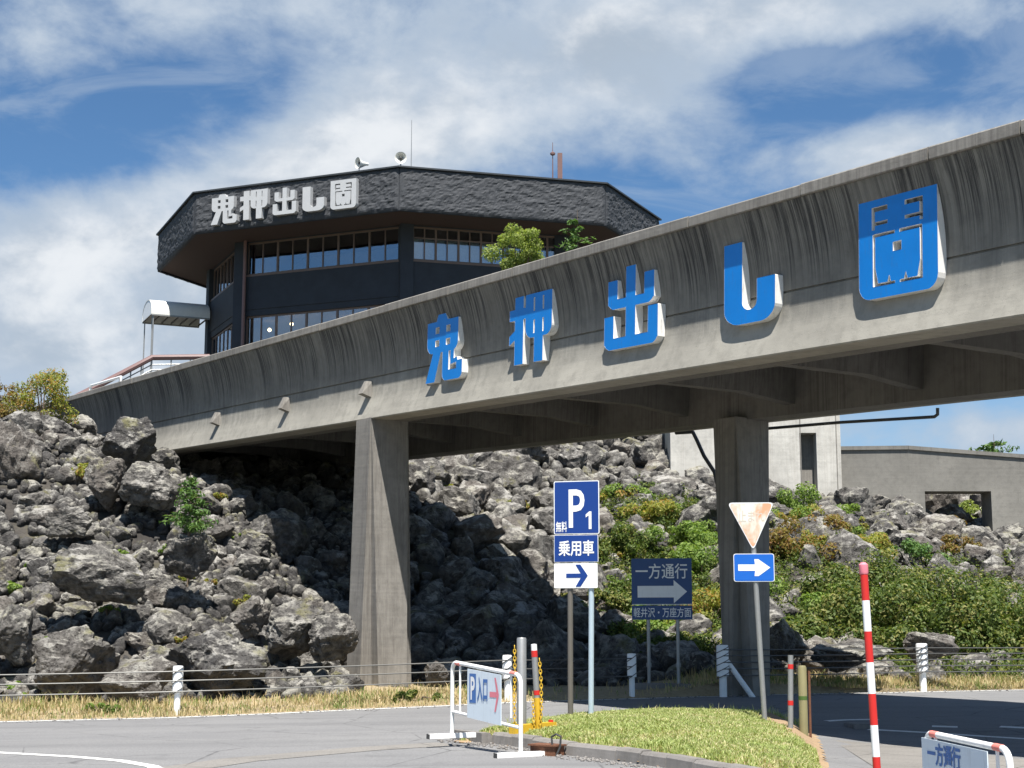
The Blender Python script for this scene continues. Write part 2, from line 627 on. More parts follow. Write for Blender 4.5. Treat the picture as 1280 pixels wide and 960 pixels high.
simple('clean_white', (0.82, 0.83, 0.83), 0.4, var=0.04, dirt=0.12)
simple('silver_letter', (0.44, 0.45, 0.46), 0.45, var=0.1, dirt=0.15)
simple('letter_blue', (0.0, 0.19, 0.60), 0.42, var=0.16, nscale=2.5, spec=0.45, dirt=0.18)
simple('letter_white', (0.80, 0.79, 0.76), 0.5, var=0.1, dirt=0.4)
simple('sign_blue', (0.008, 0.042, 0.215), 0.4, var=0.05, dirt=0.05)
simple('sign_blue_bright', (0.01, 0.12, 0.52), 0.4, var=0.05, dirt=0.04)
simple('sign_navy', (0.022, 0.065, 0.19), 0.45, var=0.1, dirt=0.08)
simple('sign_back', (0.35, 0.36, 0.36), 0.5, metal=0.4)
simple('sign_grey_white', (0.74, 0.76, 0.77), 0.6, var=0.08, dirt=0.12)
simple('ghost_text', (0.56, 0.52, 0.44), 0.7)
simple('galvanised', (0.34, 0.345, 0.34), 0.5, metal=0.55, var=0.15, dirt=0.15)
simple('brown_post', (0.17, 0.155, 0.135), 0.5, metal=0.4, dirt=0.2)
simple('blue_post', (0.45, 0.55, 0.62), 0.45, metal=0.2, dirt=0.15)
simple('yellow_paint', (0.58, 0.37, 0.03), 0.5, dirt=0.35)
simple('red_paint', (0.55, 0.025, 0.02), 0.45, var=0.1, dirt=0.15)
simple('faded_red', (0.72, 0.22, 0.18), 0.6, var=0.1)
simple('faded_pink', (0.75, 0.22, 0.27), 0.6)
simple('panel_blue_print', (0.06, 0.16, 0.42), 0.55, var=0.15)
simple('pale_panel', (0.66, 0.74, 0.80), 0.5, var=0.06, dirt=0.2)
simple('rust', (0.15, 0.065, 0.035), 0.85, var=0.4, nscale=20, bump=0.5)
simple('cable', (0.11, 0.11, 0.105), 0.5, metal=0.5)
simple('olive_post', (0.22, 0.20, 0.10), 0.6, dirt=0.3)
simple('pvc_grey', (0.5, 0.5, 0.48), 0.5)
simple('bark', (0.12, 0.09, 0.065), 0.9, var=0.3, nscale=15)
simple('soil', (0.30, 0.21, 0.125), 0.95, var=0.4, nscale=8, bump=0.6)
simple('rail_brown', (0.16, 0.095, 0.09), 0.5)
simple('canopy_sheet', (0.70, 0.70, 0.67), 0.45, var=0.08, dirt=0.1)
simple('speaker_white', (0.72, 0.71, 0.66), 0.5)
simple('dark_metal', (0.08, 0.08, 0.08), 0.5, metal=0.5)
simple('flower_white', (0.75, 0.75, 0.62), 0.7)
faded_stop()
glass_material()
emis('lamp_glow', (1.0, 0.72, 0.38), 6.0)
leaf_material('leaf_green', (0.085, 0.155, 0.028), (0.24, 0.32, 0.08), 0.35)
leaf_material('leaf_bush', (0.045, 0.080, 0.018), (0.155, 0.20, 0.055), 0.32, (0.23, 0.225, 0.075))
leaf_material('leaf_yellow', (0.15, 0.19, 0.035), (0.36, 0.34, 0.09), 0.4, (0.34, 0.20, 0.06))
leaf_material('leaf_tree', (0.13, 0.19, 0.04), (0.34, 0.38, 0.12), 0.4)
leaf_material('leaf_conifer', (0.05, 0.115, 0.03), (0.14, 0.23, 0.065), 0.25)
leaf_material('leaf_rust', (0.20, 0.10, 0.035), (0.20, 0.19, 0.05), 0.35)
leaf_material('lawn_blade', (0.24, 0.31, 0.085), (0.46, 0.50, 0.22), 0.3, (0.56, 0.52, 0.30))
leaf_material('dry_blade', (0.54, 0.42, 0.26), (0.36, 0.32, 0.16), 0.25, (0.17, 0.23, 0.065))
M = MATS

# ------------------------------------------------------------------ ground, road, slopes

def sstep(a, lo, hi):
    t = np.clip((np.asarray(a, dtype=float) - lo) / (hi - lo), 0, 1)
    return t * t * (3 - 2 * t)


def gz(x, y):
    """height of the paved ground"""
    x = np.asarray(x, dtype=float)
    y = np.asarray(y, dtype=float)
    return 0.07 * sstep(x, -6, 0) * sstep(y, 21, 27) - 0.012 * np.clip(-x, 0, 22) - 0.16 * sstep(x, 2.0, 5.0) * sstep(-y, -27, -20)


def gnd(px, py, lift=0.0):
    r = ray(px, py)
    t = 10.0
    for _ in range(40):
        p = Vector((0, 0, CAM_H)) + r * t
        z = float(gz(p.x, p.y)) + lift
        t = (z - CAM_H) / r.z
    p = Vector((0, 0, CAM_H)) + r * t
    return p


EDGE = [gnd(*q) for q in [(0, 902), (222, 896.5), (440, 887), (560, 882), (700, 876), (830, 872), (1000, 867.5), (1140, 865), (1280, 862)]]
EX = np.array([p.x for p in EDGE])
EY = np.array([p.y for p in EDGE])
s0 = (EY[1] - EY[0]) / (EX[1] - EX[0])
s1 = (EY[-1] - EY[-2]) / (EX[-1] - EX[-2])
s1 = 0.12
EX = np.concatenate([[-60], EX, [60]])
EY = np.concatenate([[EY[0] + s0 * (-60 - EX[1]) * 0.3], EY, [EY[-1] + s1 * (60 - EX[-2])]])


def edge_y(x):
    return np.interp(x, EX, EY)


def grid_obj(name, X, Y, Z, mat, keep=None, smooth=True):
    r, c = X.shape
    idx = np.arange(r * c).reshape(r, c)
    fs = np.stack([idx[:-1, :-1], idx[:-1, 1:], idx[1:, 1:], idx[1:, :-1]], -1).reshape(-1, 4)
    if keep is not None:
        fs = fs[keep.ravel()]
    V = np.stack([X, Y, Z], -1).reshape(-1, 3)
    used = np.unique(fs)
    remap = np.zeros(len(V), dtype=int)
    remap[used] = np.arange(len(used))
    return np_mesh(name, V[used], remap[fs], mat, smooth=smooth)


# the ground sheet, out to the horizon
tk = np.concatenate([[-6000, -2000, -600, -200, -90], np.arange(-60, 61, 3.0), [90, 200, 600, 2000, 6000]])
tky = np.concatenate([[-6000, -2000, -600, -200, -60], np.arange(-30, 46, 3.0), [90, 200, 600, 2000, 6000]])
GX, GY = np.meshgrid(tk, tky)
tag(grid_obj('ground', GX, GY, gz(GX, GY) - 0.12, M['far_ground']), kind='structure')

xs = np.arange(-60, 60.1, 1.0)
ts = np.linspace(0, 1, 46)
RX, RT = np.meshgrid(xs, ts)
RY = -14 + (edge_y(RX) + 0.12 + 14) * RT
tag(grid_obj('road', RX, RY, gz(RX, RY), M['asphalt']), kind='structure')


def strip(name, pts, w, mat, lift=0.004, kind='structure', parent=None):
    """painted strip following the ground along a polyline of (x, y)"""
    P = []
    for (x0, y0), (x1, y1) in zip(pts[:-1], pts[1:]):
        n = max(1, int(math.hypot(x1 - x0, y1 - y0) / 0.5))
        for k in range(n):
            P.append((x0 + (x1 - x0) * k / n, y0 + (y1 - y0) * k / n))
    P.append(pts[-1])
    P = np.array(P)
    d = np.gradient(P, axis=0)
    d /= np.linalg.norm(d, axis=1)[:, None]
    nn = np.stack([-d[:, 1], d[:, 0]], 1) * w / 2
    A, B = P + nn, P - nn
    X = np.stack([A[:, 0], B[:, 0]], 0)
    Y = np.stack([A[:, 1], B[:, 1]], 0)
    o = grid_obj(name, X, Y, gz(X, Y) + lift, mat)
    if kind:
        o['kind'] = kind
    return o


ex = np.arange(-40, 40.1, 0.8)
strip('edge_line', [(x, float(edge_y(x)) - 0.12) for x in ex], 0.13, M['road_paint'])
mk = [gnd(*q) for q in [(-140, 934), (0, 941), (90, 946), (150, 951), (190, 958), (215, 970)]]
strip('lane_line', [(p.x, p.y) for p in mk], 0.14, M['road_paint'])
mk = [gnd(*q) for q in [(1015, 902.5), (1060, 900), (1098, 899.5)]]
strip('lane_line', [(p.x, p.y) for p in mk], 0.14, M['road_paint'])
mk = [gnd(*q) for q in [(1085, 912), (1160, 916), (1285, 924), (1400, 932)]]
strip('lane_line', [(p.x, p.y) for p in mk], 0.16, M['road_paint'])
mk = [gnd(*q) for q in [(1165, 908), (1197, 909)]]
strip('lane_line', [(p.x, p.y) for p in mk], 0.2, M['road_paint'])
mk = [gnd(*q) for q in [(1250, 908.5), (1300, 911)]]
strip('lane_line', [(p.x, p.y) for p in mk], 0.2, M['road_paint'])
mk = [gnd(*q) for q in [(60, 985), (300, 950), (460, 936), (560, 930)]]
strip('gutter_strip', [(p.x, p.y) for p in mk], 0.55, M['driveway_asphalt'])

# driveway apron to the right of the grass island
ap = [gnd(*q) for q in [(1040, 925), (1160, 936), (1300, 952)]]
A = np.array([(p.x, p.y) for p in ap])
X = np.stack([A[:, 0], A[:, 0] - np.array([1.2, 2.0, 2.6])], 0)
Y = np.stack([A[:, 1], A[:, 1] - 12.0], 0)
nX = np.linspace(0, 1, 24)[:, None]
XX = X[0][None] * (1 - nX) + X[1][None] * nX
YY = Y[0][None] * (1 - nX) + Y[1][None] * nX
tag(grid_obj('driveway_apron', XX, YY, gz(XX, YY) + 0.006, M['driveway_asphalt']), kind='structure')

# ---- lava slopes: height by bearing (u = x / y) and distance
COLS = [
    (-1.30, [(20, -.4), (27.5, -.2), (29, .3), (33, 3.0), (37, 5.6), (42, 7.0), (60, 9), (130, 12)]),
    (-0.337, [(20, -.4), (27.3, -.1), (28.6, .35), (33, 3.3), (37, 6.1), (42, 7.2), (60, 9), (130, 12)]),
    (-0.231, [(20, -.3), (27.3, 0), (28.6, .4), (33, 2.7), (37, 4.9), (41, 5.4), (46, 6.2), (60, 9.2), (130, 12)]),
    (-0.168, [(20, -.3), (27.3, .1), (28.8, .5), (31, 1.15), (33, 2.0), (36, 3.4), (42, 5.0), (48, 6.4), (60, 9.5), (130, 12)]),
    (-0.105, [(20, -.2), (27.4, .12), (29.5, .18), (31.5, .3), (34, 1.2), (38, 3.2), (44, 5.6), (52, 7.6), (60, 9.5), (130, 12)]),
    (-0.021, [(20, -.2), (28, .03), (31, .1), (34, .7), (37, 1.8), (42, 4.0), (48, 6.5), (54, 8.0), (62, 9.5), (130, 12)]),
    (0.063, [(20, -.2), (28.5, .05), (33, .3), (36, .9), (40, 2.4), (46, 4.9), (52, 7.3), (60, 9.6), (130, 11)]),
    (0.137, [(20, -.2), (27.4, .0), (28.7, .32), (30, .45), (33, .65), (36, 1.1), (40, 2.4), (45, 4.3), (50, 5.9), (54, 7.4), (62, 9.2), (130, 10)]),
    (0.216, [(20, -.2), (28.5, .02), (31, .25), (33.5, .35), (36, .7), (40, 2.0), (45, 3.9), (50, 5.3), (54, 5.6), (62, 5.8), (130, 8)]),
    (0.337, [(20, -.2), (32, .02), (34.5, .2), (37, .7), (41, 1.8), (46, 3.1), (50, 3.9), (56, 4.1), (62, 4.2), (130, 6)]),
    (1.30, [(20, -.2), (36, .02), (38, .3), (41, 1.0), (45, 2.0), (50, 3.2), (56, 3.5), (62, 3.6), (130, 5)]),
]
CU = np.array([c[0] for c in COLS])


def hz_raw(x, y):
    x = np.asarray(x, dtype=float)
    y = np.asarray(y, dtype=float)
    u = np.clip(x / np.maximum(y, 1), CU[0], CU[-1])
    Zc = np.stack([np.interp(y, [p[0] for p in c[1]], [p[1] for p in c[1]]) for c in COLS], 0)
    k = np.clip(np.searchsorted(CU, u) - 1, 0, len(CU) - 2)
    t = (u - CU[k]) / (CU[k + 1] - CU[k])
    flat = Zc.reshape(len(COLS), -1)
    kk = k.ravel()
    a = flat[kk, np.arange(kk.size)]
    b = flat[kk + 1, np.arange(kk.size)]
    return (a + (b - a) * t.ravel()).reshape(u.shape)


def wave(x, y):
    return (np.sin(x * 1.7 + y * .6) * np.cos(y * 1.3 - x * .5) * .5 + np.sin(x * 3.9 - y * 2.7 + 1.3) * .25 + np.sin(x * .6 + 2.2) * np.sin(y * .8 + .4) * .6)


def hz(x, y):
    """height of the slope surface"""
    x = np.asarray(x, dtype=float)
    y = np.asarray(y, dtype=float)
    z = hz_raw(x, y)
    z = z + wave(x, y) * 0.22 * sstep(z, 0.5, 2.0)
    return np.maximum(z, gz(x, y) + 0.035 + 0.10 * sstep(y - edge_y(x), 0.0, 1.5))


def hit(px, py, d0=25.0, d1=95.0):
    """where the line of sight through a pixel first meets the slope"""
    r = ray(px, py)
    D = np.linspace(d0, d1, 1400)
    x = r.x / r.y * D
    zr = CAM_H + r.z / r.y * D
    z = hz(x, D)
    k = np.argmax(zr < z)
    if not (zr < z).any():
        k = len(D) - 1
    return Vector((x[k], D[k], z[k]))


txs = np.concatenate([np.arange(-80, -26, 3.0), np.arange(-26, 26.01, 0.4), np.arange(29, 81, 3.0)])
dts = np.concatenate([np.arange(0, 36, 0.4), np.arange(36, 110, 2.5)])
TX, TT = np.meshgrid(txs, dts)
TY = edge_y(TX) + TT
TZ = hz(TX, TY)
TZ[0] = gz(TX[0], TY[0]) - 0.03
UU = TX / TY
uc = (UU[:-1, :-1] + UU[1:, 1:]) / 2
SLOPES = {}
for nm, lo, hi in (('lava_bank', -9, -0.105), ('lava_slope', -0.105, 0.135), ('lava_hillside', 0.135, 9)):
    o = grid_obj(nm, TX, TY, TZ, M['slope_soil'], keep=(uc >= lo) & (uc < hi))
    tag(o, kind='structure')
    SLOPES[nm] = o

# ------------------------------------------------------------------ the footbridge
VP = (-583.0, 689.0)
T3 = ray(*VP).normalized()                        # along the bridge, away and slightly uphill
N3 = Vector((0, 0, 1)).cross(T3).normalized()     # out of the face that shows
U3 = T3.cross(N3).normalized()
NB = 0.19                                         # bottom edge stands out this far
PF = atD(444, 526.5, 31.0)
BO = PF - N3 * NB
BM = Matrix(((T3.x, N3.x, U3.x, BO.x), (T3.y, N3.y, U3.y, BO.y), (T3.z, N3.z, U3.z, BO.z), (0, 0, 0, 1)))
BMi = BM.inverted()


def on_bridge(px, py, yl):
    """point seen at a pixel on the local plane Y = yl of the bridge"""
    o = BMi @ Vector((0, 0, CAM_H))
    d = BMi.to_3x3() @ ray(px, py)
    return o + d * ((yl - o.y) / d.y)


OV = 0.30                                         # how far the coping overhangs
HB = on_bridge(700, 520 - 0.2905 * 700, OV).z     # full height of the face
JT = 0.40 * HB                                    # construction joint
LIPZ = HB - 0.17


def wall_n(z):
    """outward offset of the concave face at height z"""
    if z < 0.23 * HB:
        return NB + (0.02 - NB) * (z / (0.23 * HB))
    if z < JT:
        return 0.02 - 0.02 * (z - 0.23 * HB) / (JT - 0.23 * HB)
    t = (z - JT) / (LIPZ - JT)
    return 0.0 + (OV - 0.04) * t ** 2.1


# back edge of the soffit
o_ = BMi @ Vector((0, 0, CAM_H))
d_ = BMi.to_3x3() @ ray(900, 533)
WB = -(o_ + d_ * (-o_.z / d_.z)).y                # soffit width behind local Y = 0
print('BRIDGE H', HB, 'width', WB)
X0, X1 = -24.0, 30.0

bridge = empty('footbridge', None, mat=BM)
tag(bridge, 'long weathered concrete footbridge with flared parapet spanning the road', 'bridge')


def extrude_profile(mb, prof, xa, xb, nseg=1, close=True):
    xsx = [xa + (xb - xa) * i / nseg for i in range(nseg + 1)]
    rings = [[(x, p[0], p[1]) for p in prof] for x in xsx]
    return mb.loft(rings)


fz = [0.0] + [0.23 * HB * k / 3 for k in range(1, 4)]
prof = [(NB - 0.02, 0.0), (NB, 0.02)] + [(wall_n(z), z) for z in fz[1:]] + [(wall_n(JT - .025), JT - .025)]
low = prof + [(wall_n(JT - .025) - .03, JT - .025), (-.30, JT - .025), (-.30, 0.0)]
m = MB()
extrude_profile(m, low, X0, X1, 12)
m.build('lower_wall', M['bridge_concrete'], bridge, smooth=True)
upz = [JT + (LIPZ - JT) * k / 14 for k in range(15)]
up = [(-.03, JT - .024), (-.03, JT + .005)] + [(wall_n(z), z) for z in upz] + [(OV - .06, LIPZ + .001), (OV - .25, LIPZ + .001), (-.26, HB - .3), (-.26, JT - .024)]
up[2] = (wall_n(JT), JT + .006)
m = MB()
extrude_profile(m, up, X0, X1, 12)
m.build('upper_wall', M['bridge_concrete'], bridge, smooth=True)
# coping cast in lengths with open joints
XJ = [X0]
for px in (1275, 1160, 1000, 860, 737, 640, 560, 480, 400, 330, 270, 215, 165, 120):
    XJ.append(on_bridge(px, 520 - 0.2905 * px, OV).x)
XJ.append(X1)
rnd = random.Random(5)
for a, b in zip(XJ[:-1], XJ[1:]):
    m = MB()
    dz = rnd.uniform(-.006, .006)
    dy = rnd.uniform(-.006, .006)
    m.prism([(a + .012, OV - .30 + dy, LIPZ + .003), (a + .012, OV + dy - .012, LIPZ + .003), (a + .012, OV + dy, LIPZ + .015), (a + .012, OV + dy, HB + dz - .02),
             (a + .012, OV + dy - .02, HB + dz), (a + .012, OV - .32 + dy, HB + dz + .01)], (a + .012, 0, 0), (b - .012, 0, 0))
    m.build('coping', M['plain_concrete'], bridge)
# drain spouts on the outer face
for px, py in ((271, 524), (357, 506), (459, 487)):
    p = on_bridge(px, py, .08)
    m = MB()
    x, z = p.x, p.z
    h = .17
    w = .13
    m.loft([[(x - w * .8, .0, z - h), (x + w * .8, .0, z - h), (x + w * .6, .0, z + h), (x - w * .6, .0, z + h)],
            [(x - w * .8, .24, z - h * .55), (x + w * .8, .24, z - h * .55), (x + w * .35, .13, z + h), (x - w * .35, .13, z + h)]])
    o = m.build('drain_spout', M['plain_concrete'], bridge)
# deck, girders, cross beams
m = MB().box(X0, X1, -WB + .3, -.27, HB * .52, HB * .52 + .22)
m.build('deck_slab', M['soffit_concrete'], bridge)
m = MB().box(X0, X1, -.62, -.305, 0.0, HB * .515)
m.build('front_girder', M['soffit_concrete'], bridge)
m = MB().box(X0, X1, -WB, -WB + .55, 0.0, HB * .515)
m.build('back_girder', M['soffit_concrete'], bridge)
m = MB()
bw = [(-WB - NB + .02, 0.0)] + [(-WB - wall_n(z), z) for z in [.03, .23 * HB, JT] + upz[1:]] + [(-WB - OV, LIPZ), (-WB - OV, HB), (-WB + .1, HB), (-WB + .29, HB - .3), (-WB + .29, HB * .53), (-WB - .005, HB * .53), (-WB - .005, 0.0)]
extrude_profile(m, bw, X0, X1, 1)
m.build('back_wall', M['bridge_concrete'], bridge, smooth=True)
xb = on_bridge(640, 500, 0).x
k = 0
x = X0 + 1.4
while x < X1 - 1:
    d = .74 * HB * .5
    zc = HB * .515
    m = MB()
    m.loft([[(x - .17, -.625, zc), (x + .17, -.625, zc), (x + .13, -.625, zc - d - .14), (x - .13, -.625, zc - d - .14)],
            [(x - .17, -1.9, zc), (x + .17, -1.9, zc), (x + .13, -1.9, zc - d), (x - .13, -1.9, zc - d)],
            [(x - .17, -WB + 1.8, zc), (x + .17, -WB + 1.8, zc), (x + .13, -WB + 1.8, zc - d), (x - .13, -WB + 1.8, zc - d)],
            [(x - .17, -WB + .555, zc), (x + .17, -WB + .555, zc), (x + .13, -WB + .555, zc - d - .14), (x - .13, -WB + .555, zc - d - .14)]])
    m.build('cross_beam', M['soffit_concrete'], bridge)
    x += 3.1
# service pipes along the far girder
m = MB()
m.tube([on_bridge(895, 541, -WB - .45), on_bridge(1050, 528, -WB - .45), on_bridge(1168, 521, -WB - .45), on_bridge(1172, 518, -WB - .45), on_bridge(1172, 510, -WB - .45)], .03, 8)
m.build('conduit', M['dark_metal'], bridge, smooth=True)
m = MB()
m.tube([on_bridge(845, 541, -WB - .3), on_bridge(866, 540, -WB - .3), on_bridge(871, 550, -WB - .3), on_bridge(880, 570, -WB - .3), on_bridge(893, 590, -WB - .3), on_bridge(905, 640, -WB - .3), on_bridge(908, 800, -WB - .3)], .04, 8)
m.build('drain_pipe', M['dark_metal'], bridge, smooth=True)


# piers: plain rectangle at the top, flaring to a notched cross at the foot
def pier(xl, yl, base_z, fl):
    tx = Vector((T3.x, T3.y, 0)).normalized()
    def ring(cx, cy, z, ht, hn, a, b):
        P = []
        for sx, sy in ((1, 1), (-1, 1), (-1, -1), (1, -1)):
            pts = [(sx * (ht), sy * (hn - b)), (sx * (ht - a), sy * (hn - b)), (sx * (ht - a), sy * hn)]
            if sx * sy < 0:
                pts = pts[::-1]
            P += pts
        return [Vector((cx, cy, 0)) + tx * p[0] + Vector((N3.x, N3.y, 0)) * p[1] + Vector((0, 0, z)) for p in P]
    w = BM @ Vector((xl, yl, 0))
    zt = w.z + .02
    rings = []
    for k in range(7):
        f = k / 6
        e = f
        rings.append(ring(w.x, w.y, zt + (base_z - zt) * f, .33 + .27 * e * fl, .43 + .16 * e * fl, .012 + .30 * e, .012 + .27 * e))
    m = MB()
    m.loft([[BMi @ p for p in r] for r in rings])
    o = m.build('pier', M['plain_concrete'], bridge)
    return o


PIERS = []
pxl = on_bridge(478, 524, -.24).x
pxr = on_bridge(926, 537, -WB + .42).x
for xl_, yl_, fl_ in ((pxl, -.24, 1.0), (pxr, -WB + .42, .3)):
    pier(xl_, yl_, -.15, fl_)
    w = BM @ Vector((xl_, yl_, 0))
    PIERS.append((w.x, w.y))
print('PIERS', PIERS)

# ------------------------------------------------------------------ raised sign characters
GRID = 150


def sd_box(X, Y, x0, x1, y0, y1, r=(0, 0, 0, 0)):
    """r: corner radii (bl, br, tr, tl)"""
    cx, cy, hx, hy = (x0 + x1) / 2, (y0 + y1) / 2, (x1 - x0) / 2, (y1 - y0) / 2
    px, py = X - cx, Y - cy
    rr = np.where(py < 0, np.where(px < 0, r[0], r[1]), np.where(px < 0, r[3], r[2]))
    qx = np.abs(px) - hx + rr
    qy = np.abs(py) - hy + rr
    return np.minimum(np.maximum(qx, qy), 0) + np.hypot(np.maximum(qx, 0), np.maximum(qy, 0)) - rr


def sd_poly(X, Y, P):
    d = np.full(X.shape, 1e9)
    s = np.ones(X.shape)
    n = len(P)
    for i in range(n):
        ax, ay = P[i]
        bx, by = P[(i + 1) % n]
        ex_, ey_ = bx - ax, by - ay
        wx, wy = X - ax, Y - ay
        t = np.clip((wx * ex_ + wy * ey_) / (ex_ * ex_ + ey_ * ey_), 0, 1)
        d = np.minimum(d, np.hypot(wx - ex_ * t, wy - ey_ * t))
        c1 = (ay <= Y) & (by > Y)
        c2 = (ay > Y) & (by <= Y)
        cr = ex_ * wy - ey_ * wx
        s = np.where((c1 & (cr > 0)) | (c2 & (cr < 0)), -s, s)
    return d * s


def contours(S, xs_, ys_):
    """marching squares at zero; returns closed loops of (x, y)"""
    H, W = S.shape
    segs = {}
    ins = S < 0
    def pt(i0, j0, i1, j1):
        a, b = S[i0, j0], S[i1, j1]
        t = a / (a - b)
        return (round(xs_[j0] + (xs_[j1] - xs_[j0]) * t, 6), round(ys_[i0] + (ys_[i1] - ys_[i0]) * t, 6))
    for i in range(H - 1):
        for j in range(W - 1):
            q = (ins[i, j], ins[i, j + 1], ins[i + 1, j + 1], ins[i + 1, j])
            if all(q) or not any(q):
                continue
            E = [((i, j), (i, j + 1)), ((i, j + 1), (i + 1, j + 1)), ((i + 1, j + 1), (i + 1, j)), ((i + 1, j), (i, j))]
            en, ex2 = [], []
            for k in range(4):
                a, b = q[k], q[(k + 1) % 4]
                if a and not b:
                    ex2.append(pt(*E[k][0], *E[k][1]))
                elif b and not a:
                    en.append(pt(*E[k][0], *E[k][1]))
            for a, b in zip(ex2, en):
                if a != b:
                    segs[a] = b
    loops = []
    while segs:
        a, b = next(iter(segs.items()))
        loop = [a]
        del segs[a]
        while b != loop[0] and b in segs:
            loop.append(b)
            b = segs.pop(b)
        if len(loop) > 3:
            loops.append(loop)
    return loops


def simplify(loop, eps):
    P = np.array(loop)
    def dp(a, b):
        if b <= a + 1:
            return []
        A, B = P[a], P[b % len(P)]
        d = B - A
        L = np.hypot(*d)
        Q = P[a + 1:b]
        if L < 1e-9:
            dist = np.hypot(*(Q - A).T)
        else:
            dist = np.abs(d[0] * (Q[:, 1] - A[1]) - d[1] * (Q[:, 0] - A[0])) / L
        k = int(np.argmax(dist))
        if dist[k] < eps:
            return []
        k += a + 1
        return dp(a, k) + [k] + dp(k, b)
    far = int(np.argmax(np.hypot(*(P - P[0]).T)))
    idx = [0] + dp(0, far) + [far] + dp(far, len(P))
    return [tuple(P[i]) for i in idx]


def glyph(kind):
    w = {'shi': 0.66}.get(kind, 1.0)
    xs_ = np.linspace(-.03, w + .03, int(GRID * (w + .06)))
    ys_ = np.linspace(-.03, 1.03, int(GRID * 1.06))
    X, Y = np.meshgrid(xs_, ys_)
    B = lambda x0, x1, y0, y1, r=(0, 0, 0, 0): sd_box(X, Y, x0, x1, y0, y1, r)
    U = lambda *a: np.minimum.reduce(a)
    C = lambda a, *bs: np.maximum.reduce([a] + [-b for b in bs])
    if kind == 'oni':
        S = C(B(.02, .88, .43, .90, (.14, .14, .0, .0)), B(.25, .36, .715, .815), B(.55, .66, .715, .815), B(.25, .36, .525, .62), B(.55, .66, .525, .62))
        S = U(S, sd_poly(X, Y, [(.26, .88), (.60, .88), (.52, 1.0), (.32, 1.0)]))
        S = U(S, sd_poly(X, Y, [(.20, .45), (.42, .45), (.25, .0), (.0, .0)]))
        S = U(S, B(.46, .63, .0, .46, (.1, 0, 0, 0)), B(.46, 1.0, .0, .15, (.12, .1, 0, 0)), B(.84, 1.0, .0, .27, (0, .1, 0, 0)))
        S = U(S, sd_poly(X, Y, [(.68, .47), (.78, .47), (.77, .30), (.86, .32), (.88, .25), (.68, .22)]))
    elif kind == 'oshi':
        S = U(B(.13, .335, .0, 1.0), B(.0, .345, .66, .82), sd_poly(X, Y, [(.0, .30), (.15, .38), (.15, .52), (.0, .44)]))
        body = C(B(.385, 1.0, .36, 1.0, (.15, .15, 0, 0)), B(.575, .605, .42, .62), B(.785, .815, .42, .62), B(.575, .605, .74, .94), B(.785, .815, .74, .94))
        S = U(S, body, B(.33, .40, .66, .82), B(.595, .80, .0, .40))
    elif kind == 'de':
        S = U(B(.41, .59, .04, 1.0), B(.07, .25, .50, .86, (.12, 0, 0, 0)), B(.75, .93, .50, .88, (0, .12, 0, 0)), B(.07, .93, .50, .62, (.12, .12, 0, 0)))
        S = U(S, B(.0, .18, .0, .42, (.12, 0, 0, 0)), B(.82, 1.0, .0, .46, (0, .12, 0, 0)), B(.0, 1.0, .0, .14, (.12, .12, 0, 0)))
    elif kind == 'shi':
        S = C(B(.0, .66, .0, 1.0, (.20, .20, 0, 0)), B(.24, .43, .16, 1.2, (.10, .10, 0, 0)), B(.24, .9, .52, 1.2))
    else:
        S = B(.0, 1.0, .0, 1.0, (.14, .14, 0, 0))
        holes = [B(.175, .215, .66, .88), B(.175, .38, .835, .88), B(.175, .38, .70, .735),
                 B(.785, .825, .66, .88), B(.60, .825, .835, .88), B(.60, .825, .70, .735),
                 B(.20, .80, .590, .620), B(.185, .215, .12, .615), B(.785, .815, .12, .615), B(.445, .555, .42, .51), B(.185, .815, .115, .14),
                 sd_poly(X, Y, [(.20, .14), (.20, .36), (.25, .14)]), sd_poly(X, Y, [(.80, .14), (.80, .36), (.75, .14)]),
                 sd_poly(X, Y, [(.37, .13), (.42, .13), (.395, .21)]), sd_poly(X, Y, [(.58, .13), (.63, .13), (.605, .21)])]
        S = C(S, *holes)
        # short ties that hold the inner strokes
        S = U(S, B(.16, .235, .635, .65), B(.765, .84, .635, .65), B(.47, .53, .58, .63), B(.47, .53, .10, .15))
    return [simplify(l, .0022) for l in contours(S, xs_, ys_)], w


GLYPHS = {k: glyph(k) for k in ('oni', 'oshi', 'de', 'shi', 'en')}


def fill_loops(loops):
    """triangulate loops with holes -> verts (x, y), faces"""
    cu = bpy.data.curves.new('tmp', 'CURVE')
    cu.dimensions = '2D'
    cu.fill_mode = 'BOTH'
    for l in loops:
        sp = cu.splines.new('POLY')
        sp.points.add(len(l) - 1)
        for p, q in zip(sp.points, l):
            p.co = (q[0], q[1], 0, 1)
        sp.use_cyclic_u = True
    ob = bpy.data.objects.new('tmp', cu)
    col.objects.link(ob)
    dg = bpy.context.evaluated_depsgraph_get()
    me = bpy.data.meshes.new_from_object(ob.evaluated_get(dg))
    v = [tuple(x.co[:2]) for x in me.vertices]
    f = [tuple(p.vertices) for p in me.polygons]
    bpy.data.objects.remove(ob)
    bpy.data.curves.remove(cu)
    bpy.data.meshes.remove(me)
    return v, f


